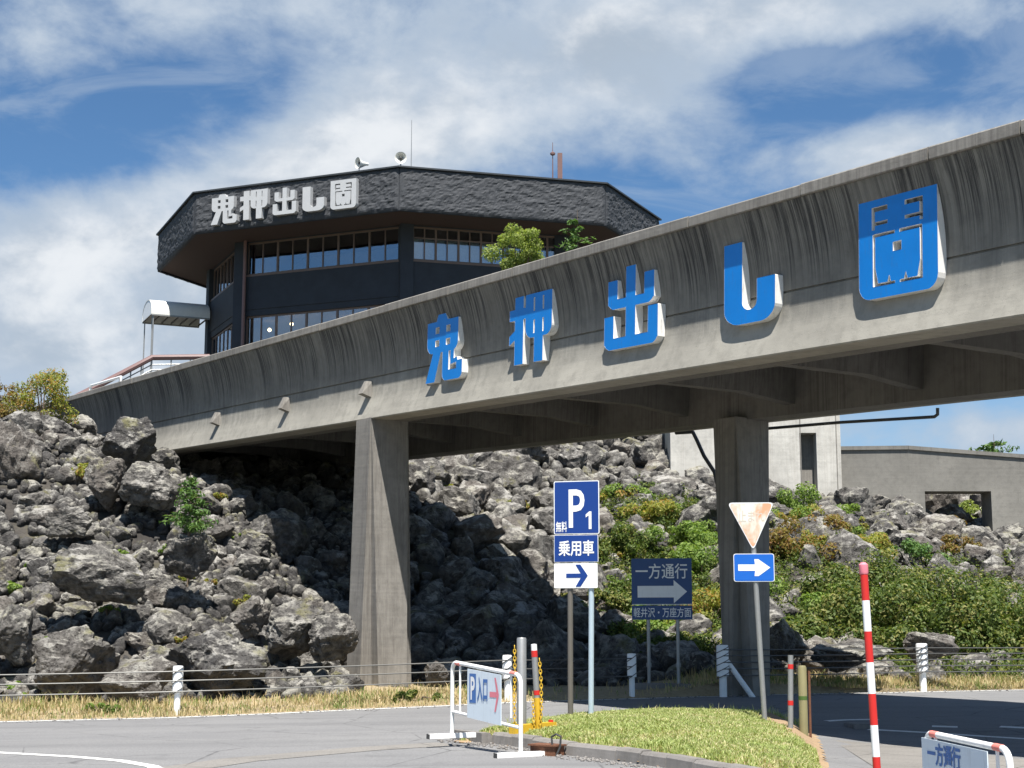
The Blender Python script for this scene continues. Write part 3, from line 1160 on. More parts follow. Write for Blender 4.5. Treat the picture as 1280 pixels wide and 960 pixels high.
def raised_letter(kind, name, mat4, w, h, yf, yback, face_mat, side_mat, label, cat, group, lean=0.0):
    """local frame: X to the reader's right, Z up, Y outward; yf = face offset, yback(z) = where the returns end"""
    loops, gw = GLYPHS[kind]
    v, f = fill_loops(loops)
    root = empty(name, None, mat=mat4)
    tag(root, label, cat, group)
    m = MB().add([(p[0] / gw * w, yf + lean * p[1], p[1] * h) for p in v], f)
    o = m.build('face', face_mat, root)
    m = MB()
    for l in loops:
        n = len(l)
        # finer steps so the returns follow the curve of the wall
        P = []
        for i in range(n):
            a, b = l[i], l[(i + 1) % n]
            k = max(1, int(math.hypot(b[0] - a[0], b[1] - a[1]) / .12))
            P += [(a[0] + (b[0] - a[0]) * j / k, a[1] + (b[1] - a[1]) * j / k) for j in range(k)]
        n = len(P)
        vv = [(p[0] / gw * w, yf + lean * p[1] - .0015, p[1] * h) for p in P] + [(p[0] / gw * w, yback(p[1] * h), p[1] * h) for p in P]
        m.add(vv, [(i, (i + 1) % n, n + (i + 1) % n, n + i) for i in range(n)])
    m.build('return', side_mat, root)
    return root


LB = [('oni', 532, 478, 577, 392, 'blue raised sign character with four square holes and splayed legs on bridge'),
      ('oshi', 636, 456, 689, 368, 'blue raised sign character with narrow vertical slits on two stems on bridge'),
      ('de', 755, 437, 822, 332, 'blue raised sign character of two stacked open cups around a centre bar on bridge'),
      ('shi', 905, 407, 969, 300, 'blue raised hook shaped sign character on bridge face'),
      ('en', 1074, 374, 1173, 236, 'blue raised sign character framed as a closed box on bridge face')]
YF = 0.15
for kind, xl, yb, xr, yt, lab in LB:
    # lower-left corner and the width along the bridge
    pl = on_bridge(xl, yb, YF)
    pr = on_bridge(xr, yb - (xr - xl) * 0.16, YF)
    pt_ = on_bridge((xl + xr) / 2, yt, YF)
    w = abs(pl.x - pr.x)
    z0 = (pl.z + pr.z) / 2 - .02
    h = pt_.z - z0
    print('LETTER', kind, round(w, 2), round(h, 2), round(z0, 2))
    ax = BM.to_3x3() @ Vector((-1, 0, 0))
    mt = BM @ Matrix.Translation((pl.x, 0, z0)) @ Matrix(((-1, 0, 0, 0), (0, 1, 0, 0), (0, 0, 1, 0), (0, 0, 0, 1)))
    # a proper rotation: reader's right is -X of the bridge, so mirror the outward axis back through a rotation
    R = BM.to_3x3()
    ex_, ey_, ez_ = -(R @ Vector((1, 0, 0))), R @ Vector((0, 1, 0)), R @ Vector((0, 0, 1))
    o = BM @ Vector((pl.x, 0, z0))
    # columns: X = reader's right, Y = inward (keeps it right-handed), Z = up
    mt = Matrix(((ex_.x, -ey_.x, ez_.x, o.x), (ex_.y, -ey_.y, ez_.y, o.y), (ex_.z, -ey_.z, ez_.z, o.z), (0, 0, 0, 1)))
    raised_letter(kind, 'sign_letter', mt, w, h, -YF, (lambda z, z0=z0: -wall_n(z + z0) + .004), M['letter_blue'], M['letter_white'], lab, 'sign letter', 'blue characters on the bridge face')

# ------------------------------------------------------------------ lava stones
def rock_mesh(seed, sub, npl=12, rough=0.10, name='rock'):
    rn = np.random.RandomState(seed)
    bm = bmesh.new()
    bmesh.ops.create_icosphere(bm, subdivisions=sub, radius=1.0)
    nrm = rn.normal(size=(npl, 3))
    nrm /= np.linalg.norm(nrm, axis=1)[:, None]
    dist = rn.uniform(0.55, 0.95, npl)
    off = Vector(rn.uniform(-50, 50, 3))
    for v in bm.verts:
        d = np.array(v.co.normalized())
        k = nrm @ d
        r = 1.08
        pos = k > 0.05
        if pos.any():
            r = min(r, float(np.min(dist[pos] / k[pos])))
        p = Vector(d * r)
        vd = mnoise.voronoi(p * 2.3 + off)[0]
        chip = vd[1] - vd[0]
        n = mnoise.fractal(p * 1.9 + off, .8, 2.2, 6) * rough + (min(chip, .35) - .2) * rough * 1.1
        v.co = p * (1 + n)
    me = bpy.data.meshes.new(name)
    bm.to_mesh(me)
    bm.free()
    me.materials.append(M['lava_rock'])
    return me


ROCKS = [rock_mesh(100 + i, 4, npl=random.Random(i).choice([11, 14, 17, 20]), rough=0.10 + 0.04 * (i % 3)) for i in range(18)]
PEBBLE = [rock_mesh(300 + i, 2, npl=16, rough=.16) for i in range(8)]


def rot_mat(rn):
    q = rn.normal(size=4)
    q /= np.linalg.norm(q)
    w, x, y, z = q
    return np.array([[1 - 2 * (y * y + z * z), 2 * (x * y - z * w), 2 * (x * z + y * w)],
                     [2 * (x * y + z * w), 1 - 2 * (x * x + z * z), 2 * (y * z - x * w)],
                     [2 * (x * z - y * w), 2 * (y * z + x * w), 1 - 2 * (x * x + y * y)]])


def place_rock(o, p, r, rn, flat=0.8):
    o.location = p
    o.scale = (r * rn.uniform(.9, 1.25), r * rn.uniform(.8, 1.1), r * rn.uniform(.75, 1.0) * flat / .8)
    o.rotation_euler = (rn.uniform(-.5, .5) + (PI if rn.rand() < .5 else 0), rn.uniform(-.5, .5), rn.uniform(0, 2 * PI))


# the notable boulders: px, py of the centre, half width and half height in metres, stand-off
HEROES = [
    (130, 722, 1.22, .72, 29.6, 'huge flat lava boulder overhanging a dark hollow in the bank', 1),
    (166, 552, .80, .86, 36.0, 'tall angular boulder on the bank top against the bridge wall', 2),
    (18, 575, .62, 1.35, 35.0, 'tall upright lava block below the rust tinged shrub', 3),
    (134, 603, .62, .62, 34.6, 'blocky boulder under the angular top boulder by the bridge wall', 4),
    (180, 610, .82, .66, 34.2, 'broad cracked boulder above the little green sapling', 5),
    (365, 790, .82, .58, 29.2, 'broad boulder leaning second from the bridge pier', 6),
    (270, 820, 1.0, .72, 27.6, 'wide mottled boulder above and right of the white fence post', 7),
    (172, 858, .80, .62, 26.5, 'low boulder at the road edge next to the white fence post', 8),
    (90, 830, .82, .66, 27.3, 'boulder with an overhanging face low on the left bank', 9),
    (235, 695, .62, .58, 31.0, 'craggy boulder beside the huge flat boulder', 10),
    (90, 655, .62, .42, 32.6, 'low wedge shaped boulder above the huge flat boulder', 11),
    (15, 790, .62, .62, 28.4, 'squat boulder low on the bank left of the one with an overhanging face', 12),
    (310, 770, .42, .40, 29.3, 'small boulder between the wide mottled boulder and the leaning one', 13),
    (412, 800, .58, .50, 29.0, 'grey boulder touching the foot of the concrete pier', 14),
    (545, 842, .22, .24, 27.6, 'small round stone lying behind the fence wires near the pier', 15),
    (1058, 818, .95, .36, 30.6, 'long low boulder behind the right wire rope fence', 16),
    (1165, 808, .62, .40, 31.4, 'jagged grey boulder behind the spiral striped fence post', 17),
    (982, 806, .45, .46, 31.0, 'pitted boulder beside the foot of the shaded bridge pier', 18),
]
BIG = []
for i, (px, py, rx, rzz, D, lab, sd_) in enumerate(HEROES):
    p = atD(px, py, D)
    me = rock_mesh(700 + sd_, 5, npl=17, rough=.16, name='boulder')
    rn = np.random.RandomState(40 + sd_)
    o = bpy.data.objects.new('boulder', me)
    col.objects.link(o)
    o.location = p
    o.scale = (rx * .92, (rx + rzz) * .44, rzz * .92)
    o.rotation_euler = (0, 0, rn.uniform(-.4, .4))
    tag(o, lab, 'boulder', 'large boulders on the lava bank')
    BIG.append((p.x, p.y, p.z, max(rx, rzz)))

FOLI = []      # patches kept mostly free of stones: x, y, radius


def keep_out(x, y, r):
    for a, b in PIERS:
        if math.hypot(x - a, y - b) < r + .75:
            return True
    if y < float(edge_y(x)) + 1.2 + r:
        return True
    for (a, b, c, q) in BIG:
        if math.hypot(x - a, y - b) < .55 * (r + q):
            return True
    return False


def sample_rocks(u0, u1, d0, d1, sizes, tries, seed, turf):
    rn = np.random.RandomState(seed)
    out = []
    A = np.zeros((0, 3))
    for (lo, hi, cnt) in sizes:
        got = 0
        for _ in range(tries):
            if got >= cnt:
                break
            D = math.sqrt(rn.uniform(d0 * d0, d1 * d1))
            u = rn.uniform(u0, u1)
            x = u * D
            r = rn.uniform(lo, hi)
            if keep_out(x, D, r * .8):
                continue
            if turf is not None and turf(x, D) > rn.rand():
                continue
            if len(A):
                dd = np.hypot(A[:, 0] - x, A[:, 1] - D)
                if (dd < (A[:, 2] + r) * .58).any():
                    continue
            A = np.vstack([A, [x, D, r]])
            got += 1
            out.append((x, D, r))
    return out


def bushy(x, y):
    """where green cover takes over from bare stone"""
    u = x / y
    v = 0.0
    v = max(v, .93 * math.exp(-((u - .10) / .042) ** 4 - ((y - 39.5) / 7.5) ** 4))
    v = max(v, .95 * math.exp(-((u - .29) / .10) ** 4 - ((y - 36.0) / 3.2) ** 4))
    v = max(v, .75 * math.exp(-((u - .205) / .045) ** 4 - ((y - 40.0) / 6.0) ** 4))
    v = max(v, .45 * math.exp(-((u - .29) / .08) ** 4 - ((y - 41.5) / 3.5) ** 4))
    return v


SETS = {
    'lava_bank': sample_rocks(-.42, -.105, 27.5, 46, [(.5, .68, 10), (.32, .5, 110), (.2, .32, 460), (.12, .2, 900)], 8000, 11, None),
    'lava_slope': sample_rocks(-.105, .135, 30.5, 62, [(.75, 1.05, 16), (.48, .75, 120), (.30, .48, 300), (.18, .30, 420)], 4500, 12, bushy),
    'lava_hillside': sample_rocks(.135, .44, 31.5, 58, [(.72, 1.0, 16), (.46, .72, 110), (.30, .46, 280), (.18, .30, 360)], 4500, 13, bushy),
}
for nm, pts in SETS.items():
    rn = np.random.RandomState(len(pts))
    par = SLOPES[nm]
    pts = sorted(pts, key=lambda q: -q[2] / q[1])
    # the three hundred that show largest stand as stones of their own
    for x, y, r in pts[:300]:
        o = bpy.data.objects.new('rock', ROCKS[rn.randint(len(ROCKS))])
        col.objects.link(o)
        o.parent = par
        z = float(hz(x, y))
        place_rock(o, (x, y, z + r * .28), r * 1.08, rn)
    V, Fc = [], []
    base = 0
    rest = [(x, y, r, 1) for x, y, r in pts[300:]]
    # small rubble in the gaps
    u0, u1, d0, d1 = {'lava_bank': (-.40, -.105, 27.2, 44), 'lava_slope': (-.105, .135, 30, 58), 'lava_hillside': (.135, .42, 31.5, 55)}[nm]
    for _ in range(4200 if nm == 'lava_bank' else 1500):
        D = math.sqrt(rn.uniform(d0 * d0, d1 * d1))
        x = rn.uniform(u0, u1) * D
        if D < float(edge_y(x)) + 1.6 or (nm != 'lava_bank' and bushy(x, D) > rn.rand()):
            continue
        rest.append((x, D, rn.uniform(.06, .20 if nm == 'lava_bank' else .17), 0))
    R_ = np.array(rest)
    Z = hz(R_[:, 0], R_[:, 1])
    for (x, y, r, big), z in zip(rest, Z):
        me = PEBBLE[rn.randint(8)]
        co = np.empty(len(me.vertices) * 3, dtype=np.float32)
        me.vertices.foreach_get('co', co)
        fc = np.empty(len(me.polygons) * 3, dtype=np.int32)
        me.polygons.foreach_get('vertices', fc)
        R3 = rot_mat(rn)
        P = (co.reshape(-1, 3) * np.array([1.2, 1.0, .8]) * r) @ R3.T + np.array([x, y, z + r * .25])
        V.append(P)
        Fc.append(fc.reshape(-1, 3) + base)
        base += len(P)
    o = np_mesh('rubble', np.concatenate(V), np.concatenate(Fc), M['lava_rock'], parent=par)
    o['kind'] = 'stuff'

# ------------------------------------------------------------------ the lookout building
RP = [(-16.9, 70.9), (-13.7, 63.8), (-4.6, 60.0), (3.94, 62.4), (6.75, 68.2), (3.6, 77.0), (-5.2, 80.6), (-13.6, 78.4)]
RP = [(a, b) for a, b in RP]


def inset(poly, d):
    n = len(poly)
    out = []
    for i in range(n):
        p0, p1, p2 = Vector(poly[i - 1]), Vector(poly[i]), Vector(poly[(i + 1) % n])
        e1, e2 = (p1 - p0).normalized(), (p2 - p1).normalized()
        n1, n2 = Vector((-e1.y, e1.x)), Vector((-e2.y, e2.x))
        b = (n1 + n2).normalized()
        k = d / max(.3, b.dot(n1))
        out.append(tuple(p1 + b * k))
    return out


BB = Vector((-4.5, 69.0, 8.0))
bld = empty('lookout_building', BB)
tag(bld, 'black octagonal lookout building with overhanging rough stone roof band', 'building')
ZT = atD(495, 209.5, 60.0).z
ZF = atD(495, 263, 60.0).z
WP = inset(RP, 2.3)
# inset() moves to the left of travel: the polygon runs anticlockwise seen from above when that is inward
if Vector(WP[2]).y < Vector(RP[2]).y:
    WP = inset(RP, -2.3)
ZU1 = atD(487, 282, 62.5).z
ZU0 = atD(487, 326, 62.5).z
ZL1 = atD(487, 378, 62.5).z
ZL0 = ZL1 - 2.2
ZG = 8.0


def face_mat(A, B):
    """X along A->B, Y inward, Z up, origin A, in building space"""
    A, B = Vector((*A, 0)), Vector((*B, 0))
    ex_ = (B - A).normalized()
    ey_ = Vector((-ex_.y, ex_.x, 0))
    c = Vector((BB.x, BB.y, 0))
    if ey_.dot(c - A) < 0:
        ey_ = -ey_
    o = A - Vector((BB.x, BB.y, BB.z))
    return Matrix(((ex_.x, ey_.x, 0, o.x), (ex_.y, ey_.y, 0, o.y), (0, 0, 1, o.z), (0, 0, 0, 1))), (B - A).length


def xf(mb, mat):
    mb.v = [tuple(mat @ Vector(p)) for p in mb.v]
    return mb


for i in range(8):
    A, B = WP[i], WP[(i + 1) % 8]
    mt, L = face_mat(A, B)
    vis = i in (0, 1, 2, 3)
    m = MB()
    if not vis:
        m.box(0, L, 0, .3, ZG, ZF + .1)
        xf(m, mt).build('wall', M['black_wall'], bld)
        continue
    m.box(0, L, 0, .3, ZG, ZL0)
    m.box(0, L, 0, .3, ZL1, ZU0)
    m.box(0, L, 0, .3, ZU1, ZF + .12)
    m.box(0, L, -.035, 0, ZL1 + .28, ZU0 - .03)
    xf(m, mt).build('wall', M['black_wall'], bld)
    m = MB()
    m.box(.24, L - .24, -.05, .02, ZU0 - .028, ZU0 + .05)
    xf(m, mt).build('window_sill', M['window_metal'], bld)
    for (z0, z1, npan, trans) in ((ZU0, ZU1, max(3, round(L / (.56 if i == 2 else .78))), i == 2), (ZL0, ZL1, max(3, round(L / .82)), False)):
        fr = MB()
        a, b = .3, L - .3
        fr.box(a, b, .08, .16, z0 + .05, z0 + .12)
        fr.box(a, b, .08, .16, z1 - .08, z1 - .003)
        step = (b - a) / npan
        for k in range(npan + 1):
            w = .045 if k % 2 == 0 else .025
            x = a + step * k
            fr.box(max(a, x - w), min(b, x + w), .075, .165, z0 + .12, z1 - .08)
        zt = z1 - .08
        if trans:
            ztr = z0 + (z1 - z0) * .66
            fr.box(a, b, .082, .158, ztr, ztr + .05)
        fo = xf(fr, mt).build('window_frame', M['window_metal'], bld)
        for k in range(npan):
            g = MB().box(a + step * k + .03, a + step * (k + 1) - .03, .11, .125, z0 + .1, zt + .01)
            xf(g, mt).build('window_pane', M['window_glass'], fo)
            if trans:
                q = MB().box(a + step * k + .02, a + step * (k + 1) - .02, .34, .36, z0 + .08, ztr + .1)
                xf(q, mt).build('blind', M['blind'], fo)
    # corner pier
    m = MB().box(-.28, .28, -.14, .4, ZG, ZF + .11)
    xf(m, mt).build('corner_column', M['black_wall'], bld)
# floors and the dark rooms behind the glass
ip = inset(RP, 2.5 if WP[2][1] > RP[2][1] and inset(RP, 2.3)[2][1] > RP[2][1] else -2.5)
cp_ = inset(RP, 5.6 if inset(RP, 2.3)[2][1] > RP[2][1] else -5.6)
m = MB()
for z0, z1 in ((ZL0 - .35, ZL0 - .05), (ZL1 + .05, ZL1 + .5)):
    m.prism([(p[0] - BB.x, p[1] - BB.y, z0 - BB.z) for p in ip], (0, 0, z0), (0, 0, z1))
m.prism([(p[0] - BB.x, p[1] - BB.y, ZG - BB.z) for p in cp_], (0, 0, ZG), (0, 0, ZF))
m.build('interior', M['dark_interior'], bld)
# pendant lamps glowing inside the lower storey
mt, L = face_mat(WP[1], WP[2])
rn = random.Random(3)
for k in range(9):
    m = MB()
    x = .7 + (L - 1.4) * k / 8 + rn.uniform(-.2, .2)
    y = rn.uniform(.7, 2.2)
    z = ZL1 - rn.choice([.3, .35, .9])
    m.disc_revolve([(.01, z + .09), (.06, z + .06), (.085, z), (.06, z - .06), (.01, z - .09)], 10, x, y)
    xf(m, mt).build('pendant_lamp', M['lamp_glow'], bld, smooth=True)
# roof: soffit, top and the rough stone band
SO = [(p[0] - BB.x, p[1] - BB.y) for p in inset(RP, .12 if inset(RP, 2.3)[2][1] > RP[2][1] else -.12)]
m = MB().prism([(x, y, ZF + .06 - BB.z) for x, y in SO], (0, 0, 0), (0, 0, .14))
m.build('soffit', M['soffit_brown'], bld)
m = MB().prism([(x, y, ZT - .30 - BB.z) for x, y in SO], (0, 0, 0), (0, 0, .2))
m.build('roof', M['roof_cap'], bld)
for i in range(8):
    mt, L = face_mat(RP[i], RP[(i + 1) % 8])
    if i in (4, 5, 6):
        m = MB().box(0, L, 0, .1, ZF, ZT)
        xf(m, mt).build('roof_band', M['black_stone'], bld)
        continue
    nx, nz = int(L / .07), 26
    V = []
    for kz in range(nz + 1):
        for kx in range(nx + 1):
            x = L * kx / nx
            z = ZF + (ZT - ZF) * kz / nz
            e = min(1, min(x, L - x) / .12) * min(1, min(kz, nz - kz) / 1.5)
            q = Vector((x + i * 31, z * 1.5, i))
            h = mnoise.fractal(q * 3.2, .8, 2.2, 5) * .035 + (mnoise.noise(q * 8) * .02)
            # broken ragged lower edge of the stone facing
            dz = mnoise.noise(q * 3.0) * .05 if kz == 0 else 0
            V.append(mt @ Vector((x, -.03 - e * (.06 + h), z + dz)))
    fc = [(a + b * (nx + 1), a + 1 + b * (nx + 1), a + 1 + (b + 1) * (nx + 1), a + (b + 1) * (nx + 1)) for b in range(nz) for a in range(nx)]
    m = MB().add(V, fc)
    m.build('roof_band', M['black_stone'], bld)
    m = MB().box(0, L, -.02, .1, ZF - .01, ZT - .02)
    xf(m, mt).build('band_backing', M['black_wall'], bld)
    m = MB().box(-.06, L + .06, -.16, .12, ZT - .015, ZT + .05)
    xf(m, mt).build('roof_cap', M['roof_cap'], bld)
# downpipe at the left front corner
mt, L = face_mat(WP[1], WP[2])
m = MB().tube([(.34, -.24, ZG + 1), (.34, -.24, ZF + .1)], .075, 8)
xf(m, mt).build('downpipe', M['brown_pipe'], bld, smooth=True)
# brick-red chimney stack
p = atD(700, 226, 68) - BB
m = MB().box(p.x - .11, p.x + .11, p.y - .12, p.y + .12, ZT - BB.z - .3, atD(700, 192, 68).z - BB.z)
m.build('chimney', M['brown_pipe'], bld)

# white raised characters on the roof band
mt, L = face_mat(RP[1], RP[2])
RL = [('oni', 265, 280, 297, 243, 'small white raised roof character with four holes and splayed legs on building'),
      ('oshi', 301, 274, 335, 238, 'small white raised roof character with slits and two stems on building'),
      ('de', 342, 268, 371, 235, 'small white raised roof character of two stacked cups on building'),
      ('shi', 379, 264, 406, 233, 'small white hook shaped roof character on building'),
      ('en', 414, 261, 446, 225, 'small white box framed roof character on building below loudspeaker')]
mtw = Matrix.Translation(BB) @ mt
mtwi = mtw.inverted()


def on_face(px, py, mi, yl):
    o = mi @ Vector((0, 0, CAM_H))
    d = mi.to_3x3() @ ray(px, py)
    return o + d * ((yl - o.y) / d.y)


for kind, xl, yb, xr, yt, lab in RL:
    a = on_face(xl, (yb + yt) / 2, mtwi, -.24)
    b = on_face(xr, (yb + yt) / 2, mtwi, -.24)
    zb = on_face((xl + xr) / 2, yb, mtwi, -.24).z
    zt = on_face((xl + xr) / 2, yt, mtwi, -.24).z
    o = raised_letter(kind, 'roof_letter', mtw @ Matrix.Translation((a.x, 0, zb)), b.x - a.x, zt - zb, -.30, lambda z: -.06, M['silver_letter'], M['silver_letter'], lab, 'sign letter', 'white characters on the roof band')


def horn(name, px, py, D, aim, label, r=.24):
    p = atD(px, py, D)
    rt = empty(name, (p.x, p.y, ZT + .05))
    tag(rt, label, 'loudspeaker', 'horn loudspeakers on the roof edge')
    ax = Vector(aim).normalized()
    x = ax.cross(Vector((0, 0, 1))).normalized()
    y = x.cross(ax)
    c = Vector((0, 0, p.z - ZT - .05))
    def ringat(d, rr, n=18):
        return [c + ax * d + (x * math.cos(2 * PI * k / n) + y * math.sin(2 * PI * k / n)) * rr for k in range(n)]
    m = MB()
    m.loft([ringat(-.42, .06), ringat(-.3, .075), ringat(-.12, .11), ringat(0, .17), ringat(.06, r), ringat(.08, r * 1.03), ringat(.075, r * .95), ringat(.0, r * .62), ringat(-.1, r * .3)], cap=True)
    m.build('horn', M['speaker_white'], rt, smooth=True)
    m = MB()
    m.loft([ringat(-.1, .06), ringat(.02, .055), ringat(.05, .02)])
    m.build('driver_cone', M['dark_metal'], rt, smooth=True)
    m = MB()
    m.tube([(0, 0, -.01), (0, 0, c.z * .5), c + ax * -.3 - Vector((0, 0, .05))], .025, 6)
    m.tube([(0, 0, c.z * .45), c + ax * -.1 - Vector((0, 0, .12))], .02, 6)
    m.build('bracket', M['galvanised'], rt)


horn('horn_speaker', 449, 204, 60.9, (-.75, -.5, -.05), 'pale horn loudspeaker turned sideways above the white box framed character')
horn('horn_speaker', 501, 197.5, 59.9, (.02, -1, -.1), 'pale round horn loudspeaker facing forward at the roof corner below the mast')
p = atD(514, 208, 64)
m = MB().tube([(0, 0, 0), (0, 0, 1.0), (0, 0, atD(514, 150, 64).z - ZT + .1)], [.035, .025, .012], 6)
o = m.build('lightning_rod', M['galvanised'])
o.location = (p.x, p.y, ZT - .1)
tag(o, 'thin tall metal lightning rod on the black roof', 'mast')
p = atD(691, 224, 66)
rt = empty('siren_mast', (p.x, p.y, ZT - .1))
tag(rt, 'reddish antenna mast with a round fitting beside the chimney on the roof', 'antenna')
hh = atD(691, 178, 66).z - ZT + .1
MB().tube([(0, 0, 0), (0, 0, hh)], [.045, .012], 8).build('pole', M['brown_pipe'], rt)
MB().disc_revolve([(.03, hh - .62), (.11, hh - .58), (.12, hh - .5), (.03, hh - .44)], 10).build('collar', M['brown_pipe'], rt)
MB().disc_revolve([(.06, .25), (.09, .3), (.09, .95), (.06, 1.0)], 10).build('drum', M['brown_pipe'], rt)
m = MB()
m.tube([(-.22 + .17 * math.cos(t), 0, .75 + .3 * math.sin(t)) for t in np.linspace(.9, 5.4, 12)], .02, 6)
m.build('ring_aerial', M['galvanised'], rt)

# entrance canopy: barrel vault on posts, standing off the left wall
A, B = WP[0], WP[1]
mt, L = face_mat(A, B)
mtw0 = Matrix.Translation(BB) @ mt
cb = on_face(256, 395, mtw0.inverted(), -.12)
can = empty('entrance_canopy', None, mat=mtw0 @ Matrix.Translation((cb.x, -.12, cb.z - 2.6)))
tag(can, 'white barrel vaulted entrance canopy on thin posts beside the black building', 'canopy')
CLn, CW = 2.75, 1.1
zE = 2.6 - .32
arc = [(math.cos(t) * CW, zE + .22 + math.sin(t) * .62) for t in np.linspace(0, PI, 15)]
outer = [(CW, zE)] + arc + [(-CW, zE)]
inner = [(x * .965, zE + (z - zE) * .95) for x, z in outer]
m = MB()
n = len(outer)
vv = [(x, 0, z) for x, z in outer] + [(x, -CLn, z) for x, z in outer] + [(x, 0, z) for x, z in inner] + [(x, -CLn, z) for x, z in inner]
ff = []
for k in range(n - 1):
    ff += [(k, k + 1, n + k + 1, n + k), (2 * n + k, 3 * n + k, 3 * n + k + 1, 2 * n + k + 1), (k, 2 * n + k, 2 * n + k + 1, k + 1), (n + k, n + k + 1, 3 * n + k + 1, 3 * n + k)]
m.add(vv, ff)
m.build('vault', M['canopy_sheet'], can, smooth=True)
m = MB().prism([(x * .96, -CLn + .012, zE + (z - zE) * .94) for x, z in outer], (0, 0, 0), (0, .03, 0))
m.build('end_panel', M['clean_white'], can)
for k in range(7):
    y = -CLn + .06 + (CLn - .12) * k / 6
    MB().box(-CW + .03, CW - .03, y - .025, y + .025, zE + .0, zE + .06).build('ceiling_rib', M['dark_metal'], can)
for sx in (-1, 1):
    MB().box(sx * CW - .03, sx * CW + .03, -CLn + .02, -.02, zE - .07, zE - .003).build('eave_beam', M['galvanised'], can)
for sx in (-1, 1):
    MB().tube([(sx * (CW - .05), -CLn + .12, -1.5), (sx * (CW - .05), -CLn + .12, zE - .06)], .03, 8).build('post', M['galvanised'], can)
MB().tube([(CW - .3, -CLn + .12, -1.5), (CW - .3, -CLn + .12, zE - .02)], .03, 8).build('post', M['galvanised'], can)
zter = (can.matrix_world.translation.z if False else (mtw0 @ Vector((cb.x, -.12, cb.z - 2.6))).z)
# terrace the canopy stands on, with its brown handrail running down the stair
tc_ = mtw0 @ Vector((cb.x, -1.9, 0))
ter = MB().box(-3.4, 1.6, -2.4, 6.0, -3.4, 0).build('entrance_terrace', M['plain_concrete'])
zter -= 1.5
ter.location = (tc_.x + .6, tc_.y + .6, zter - .01)
tag(ter, 'concrete entrance terrace block behind the bridge parapet', 'terrace')
rl = empty('stair_railing', (tc_.x, tc_.y - 2.0, zter))
tag(rl, 'brown topped metal railing running down the stair behind the bridge parapet', 'railing')
RB = Vector((tc_.x, tc_.y - 2.0, zter))
P = [atD(262, 446, 63.0), atD(190, 447, 62.4), atD(150, 468, 61.2), atD(84, 502, 59.0)]
P = [q - RB for q in P]
m = MB()
m.tube(P, .12, 8)
m.build('handrail', M['rail_brown'], rl, smooth=True)
for dz in (.30, .52, .74):
    m = MB().tube([q - Vector((0, 0, dz)) for q in P], .028, 6)
    m.build('rail', M['galvanised'], rl, smooth=True)
for a, b in zip(P[:-1], P[1:]):
    for k in range(3):
        q = a.lerp(b, k / 3)
        MB().tube([q, q - Vector((0, 0, 1.05))], .03, 6).build('baluster', M['galvanised'], rl)
# white tube guard on the bridge end
q0, q1 = on_bridge(113, 486, -.1), on_bridge(151, 476, -.1)
wr = empty('tube_guard', None, mat=BM @ Matrix.Translation((q0.x, -.1, HB)))
tag(wr, 'small white tube guard rail on top of the bridge coping', 'guard rail')
dx = q1.x - q0.x
MB().tube([(0, 0, 0), (0, 0, .22), (dx * .04, 0, .27), (dx * .8, 0, .27), (dx, 0, .27)], .045, 8).build('top_tube', M['clean_white'], wr, smooth=True)
MB().tube([(0, 0, .1), (dx, 0, .1)], .03, 8).build('lower_tube', M['clean_white'], wr, smooth=True)
MB().tube([(dx, 0, 0), (dx, 0, .26)], .035, 8).build('upright', M['clean_white'], wr, smooth=True)

# ------------------------------------------------------------------ concrete buildings on the right
tw = empty('concrete_tower', (8.4, 51.5, 4.0))
tag(tw, 'pale concrete block with a tall narrow recess rising behind the bridge', 'building')
xa, xb_ = 5.2, atD(1052, 590, 49.6).x
n0, n1 = atD(1000, 570, 49.6).x, atD(1021, 570, 49.6).x
zt_, zn = 9.6, atD(1010, 541, 49.6).z
m = MB()
m.box(xa - 8.4, n0 - 8.4, -1.9, 4.0, -.5, zt_ - 4)
m.box(n1 - 8.4, xb_ - 8.4, -1.9, 4.0, -.5, zt_ - 4)
m.build('wall', M['pale_concrete'], tw)
MB().box(n0 - 8.4 + .002, n1 - 8.4 - .002, -1.9, 3.9, zn - 4, zt_ - 4.01).build('lintel', M['pale_concrete'], tw)
MB().box(n0 - 8.4 + .002, n1 - 8.4 - .002, -1.35, 3.9, -.5, zn - 4.003).build('recess_panel', M['plain_concrete'], tw)
for px in (953, 1001, 1046):
    x = atD(px, 570, 49.6).x - 8.4
    MB().box(x - .015, x + .015, -1.915, -1.898, .2, zt_ - 4.2).build('joint_strip', M['plain_concrete'], tw)
wl = empty('concrete_wall', (16, 50.6, 3.6))
tag(wl, 'long grey weathered concrete wall with a square opening above the rocks', 'wall')
YW = 50.2
o0, o1 = atD(1157, 640, YW).x, atD(1240, 640, YW).x
zo = atD(1200, 614, YW).z
x0_ = xb_ + .005
zt0, zt1, zt2 = atD(1057, 563, YW).z, atD(1135, 562, YW).z, atD(1280, 573, YW).z
xm = atD(1135, 562, YW).x
x2 = atD(1280, 573, YW).x
sl = (zt2 - zt1) / (x2 - xm)
x3 = 30.0
def topz(x):
    return zt0 + (zt1 - zt0) * (x - x0_) / (xm - x0_) if x < xm else zt1 + sl * (x - xm)
W0_, W1_ = YW - 50.6, YW - 50.6 + 1.1
def seg(name, a, b, zb, ztop=None):
    m = MB()
    za, zb2 = (topz(a), topz(b)) if ztop is None else (ztop, ztop)
    m.prism([(a - 16, W0_, zb - 3.6), (b - 16, W0_, zb - 3.6), (b - 16, W0_, zb2 - 3.6), (a - 16, W0_, za - 3.6)], (0, 0, 0), (0, 1.1, 0))
    return m.build(name, M['grey_wall_concrete'], wl)
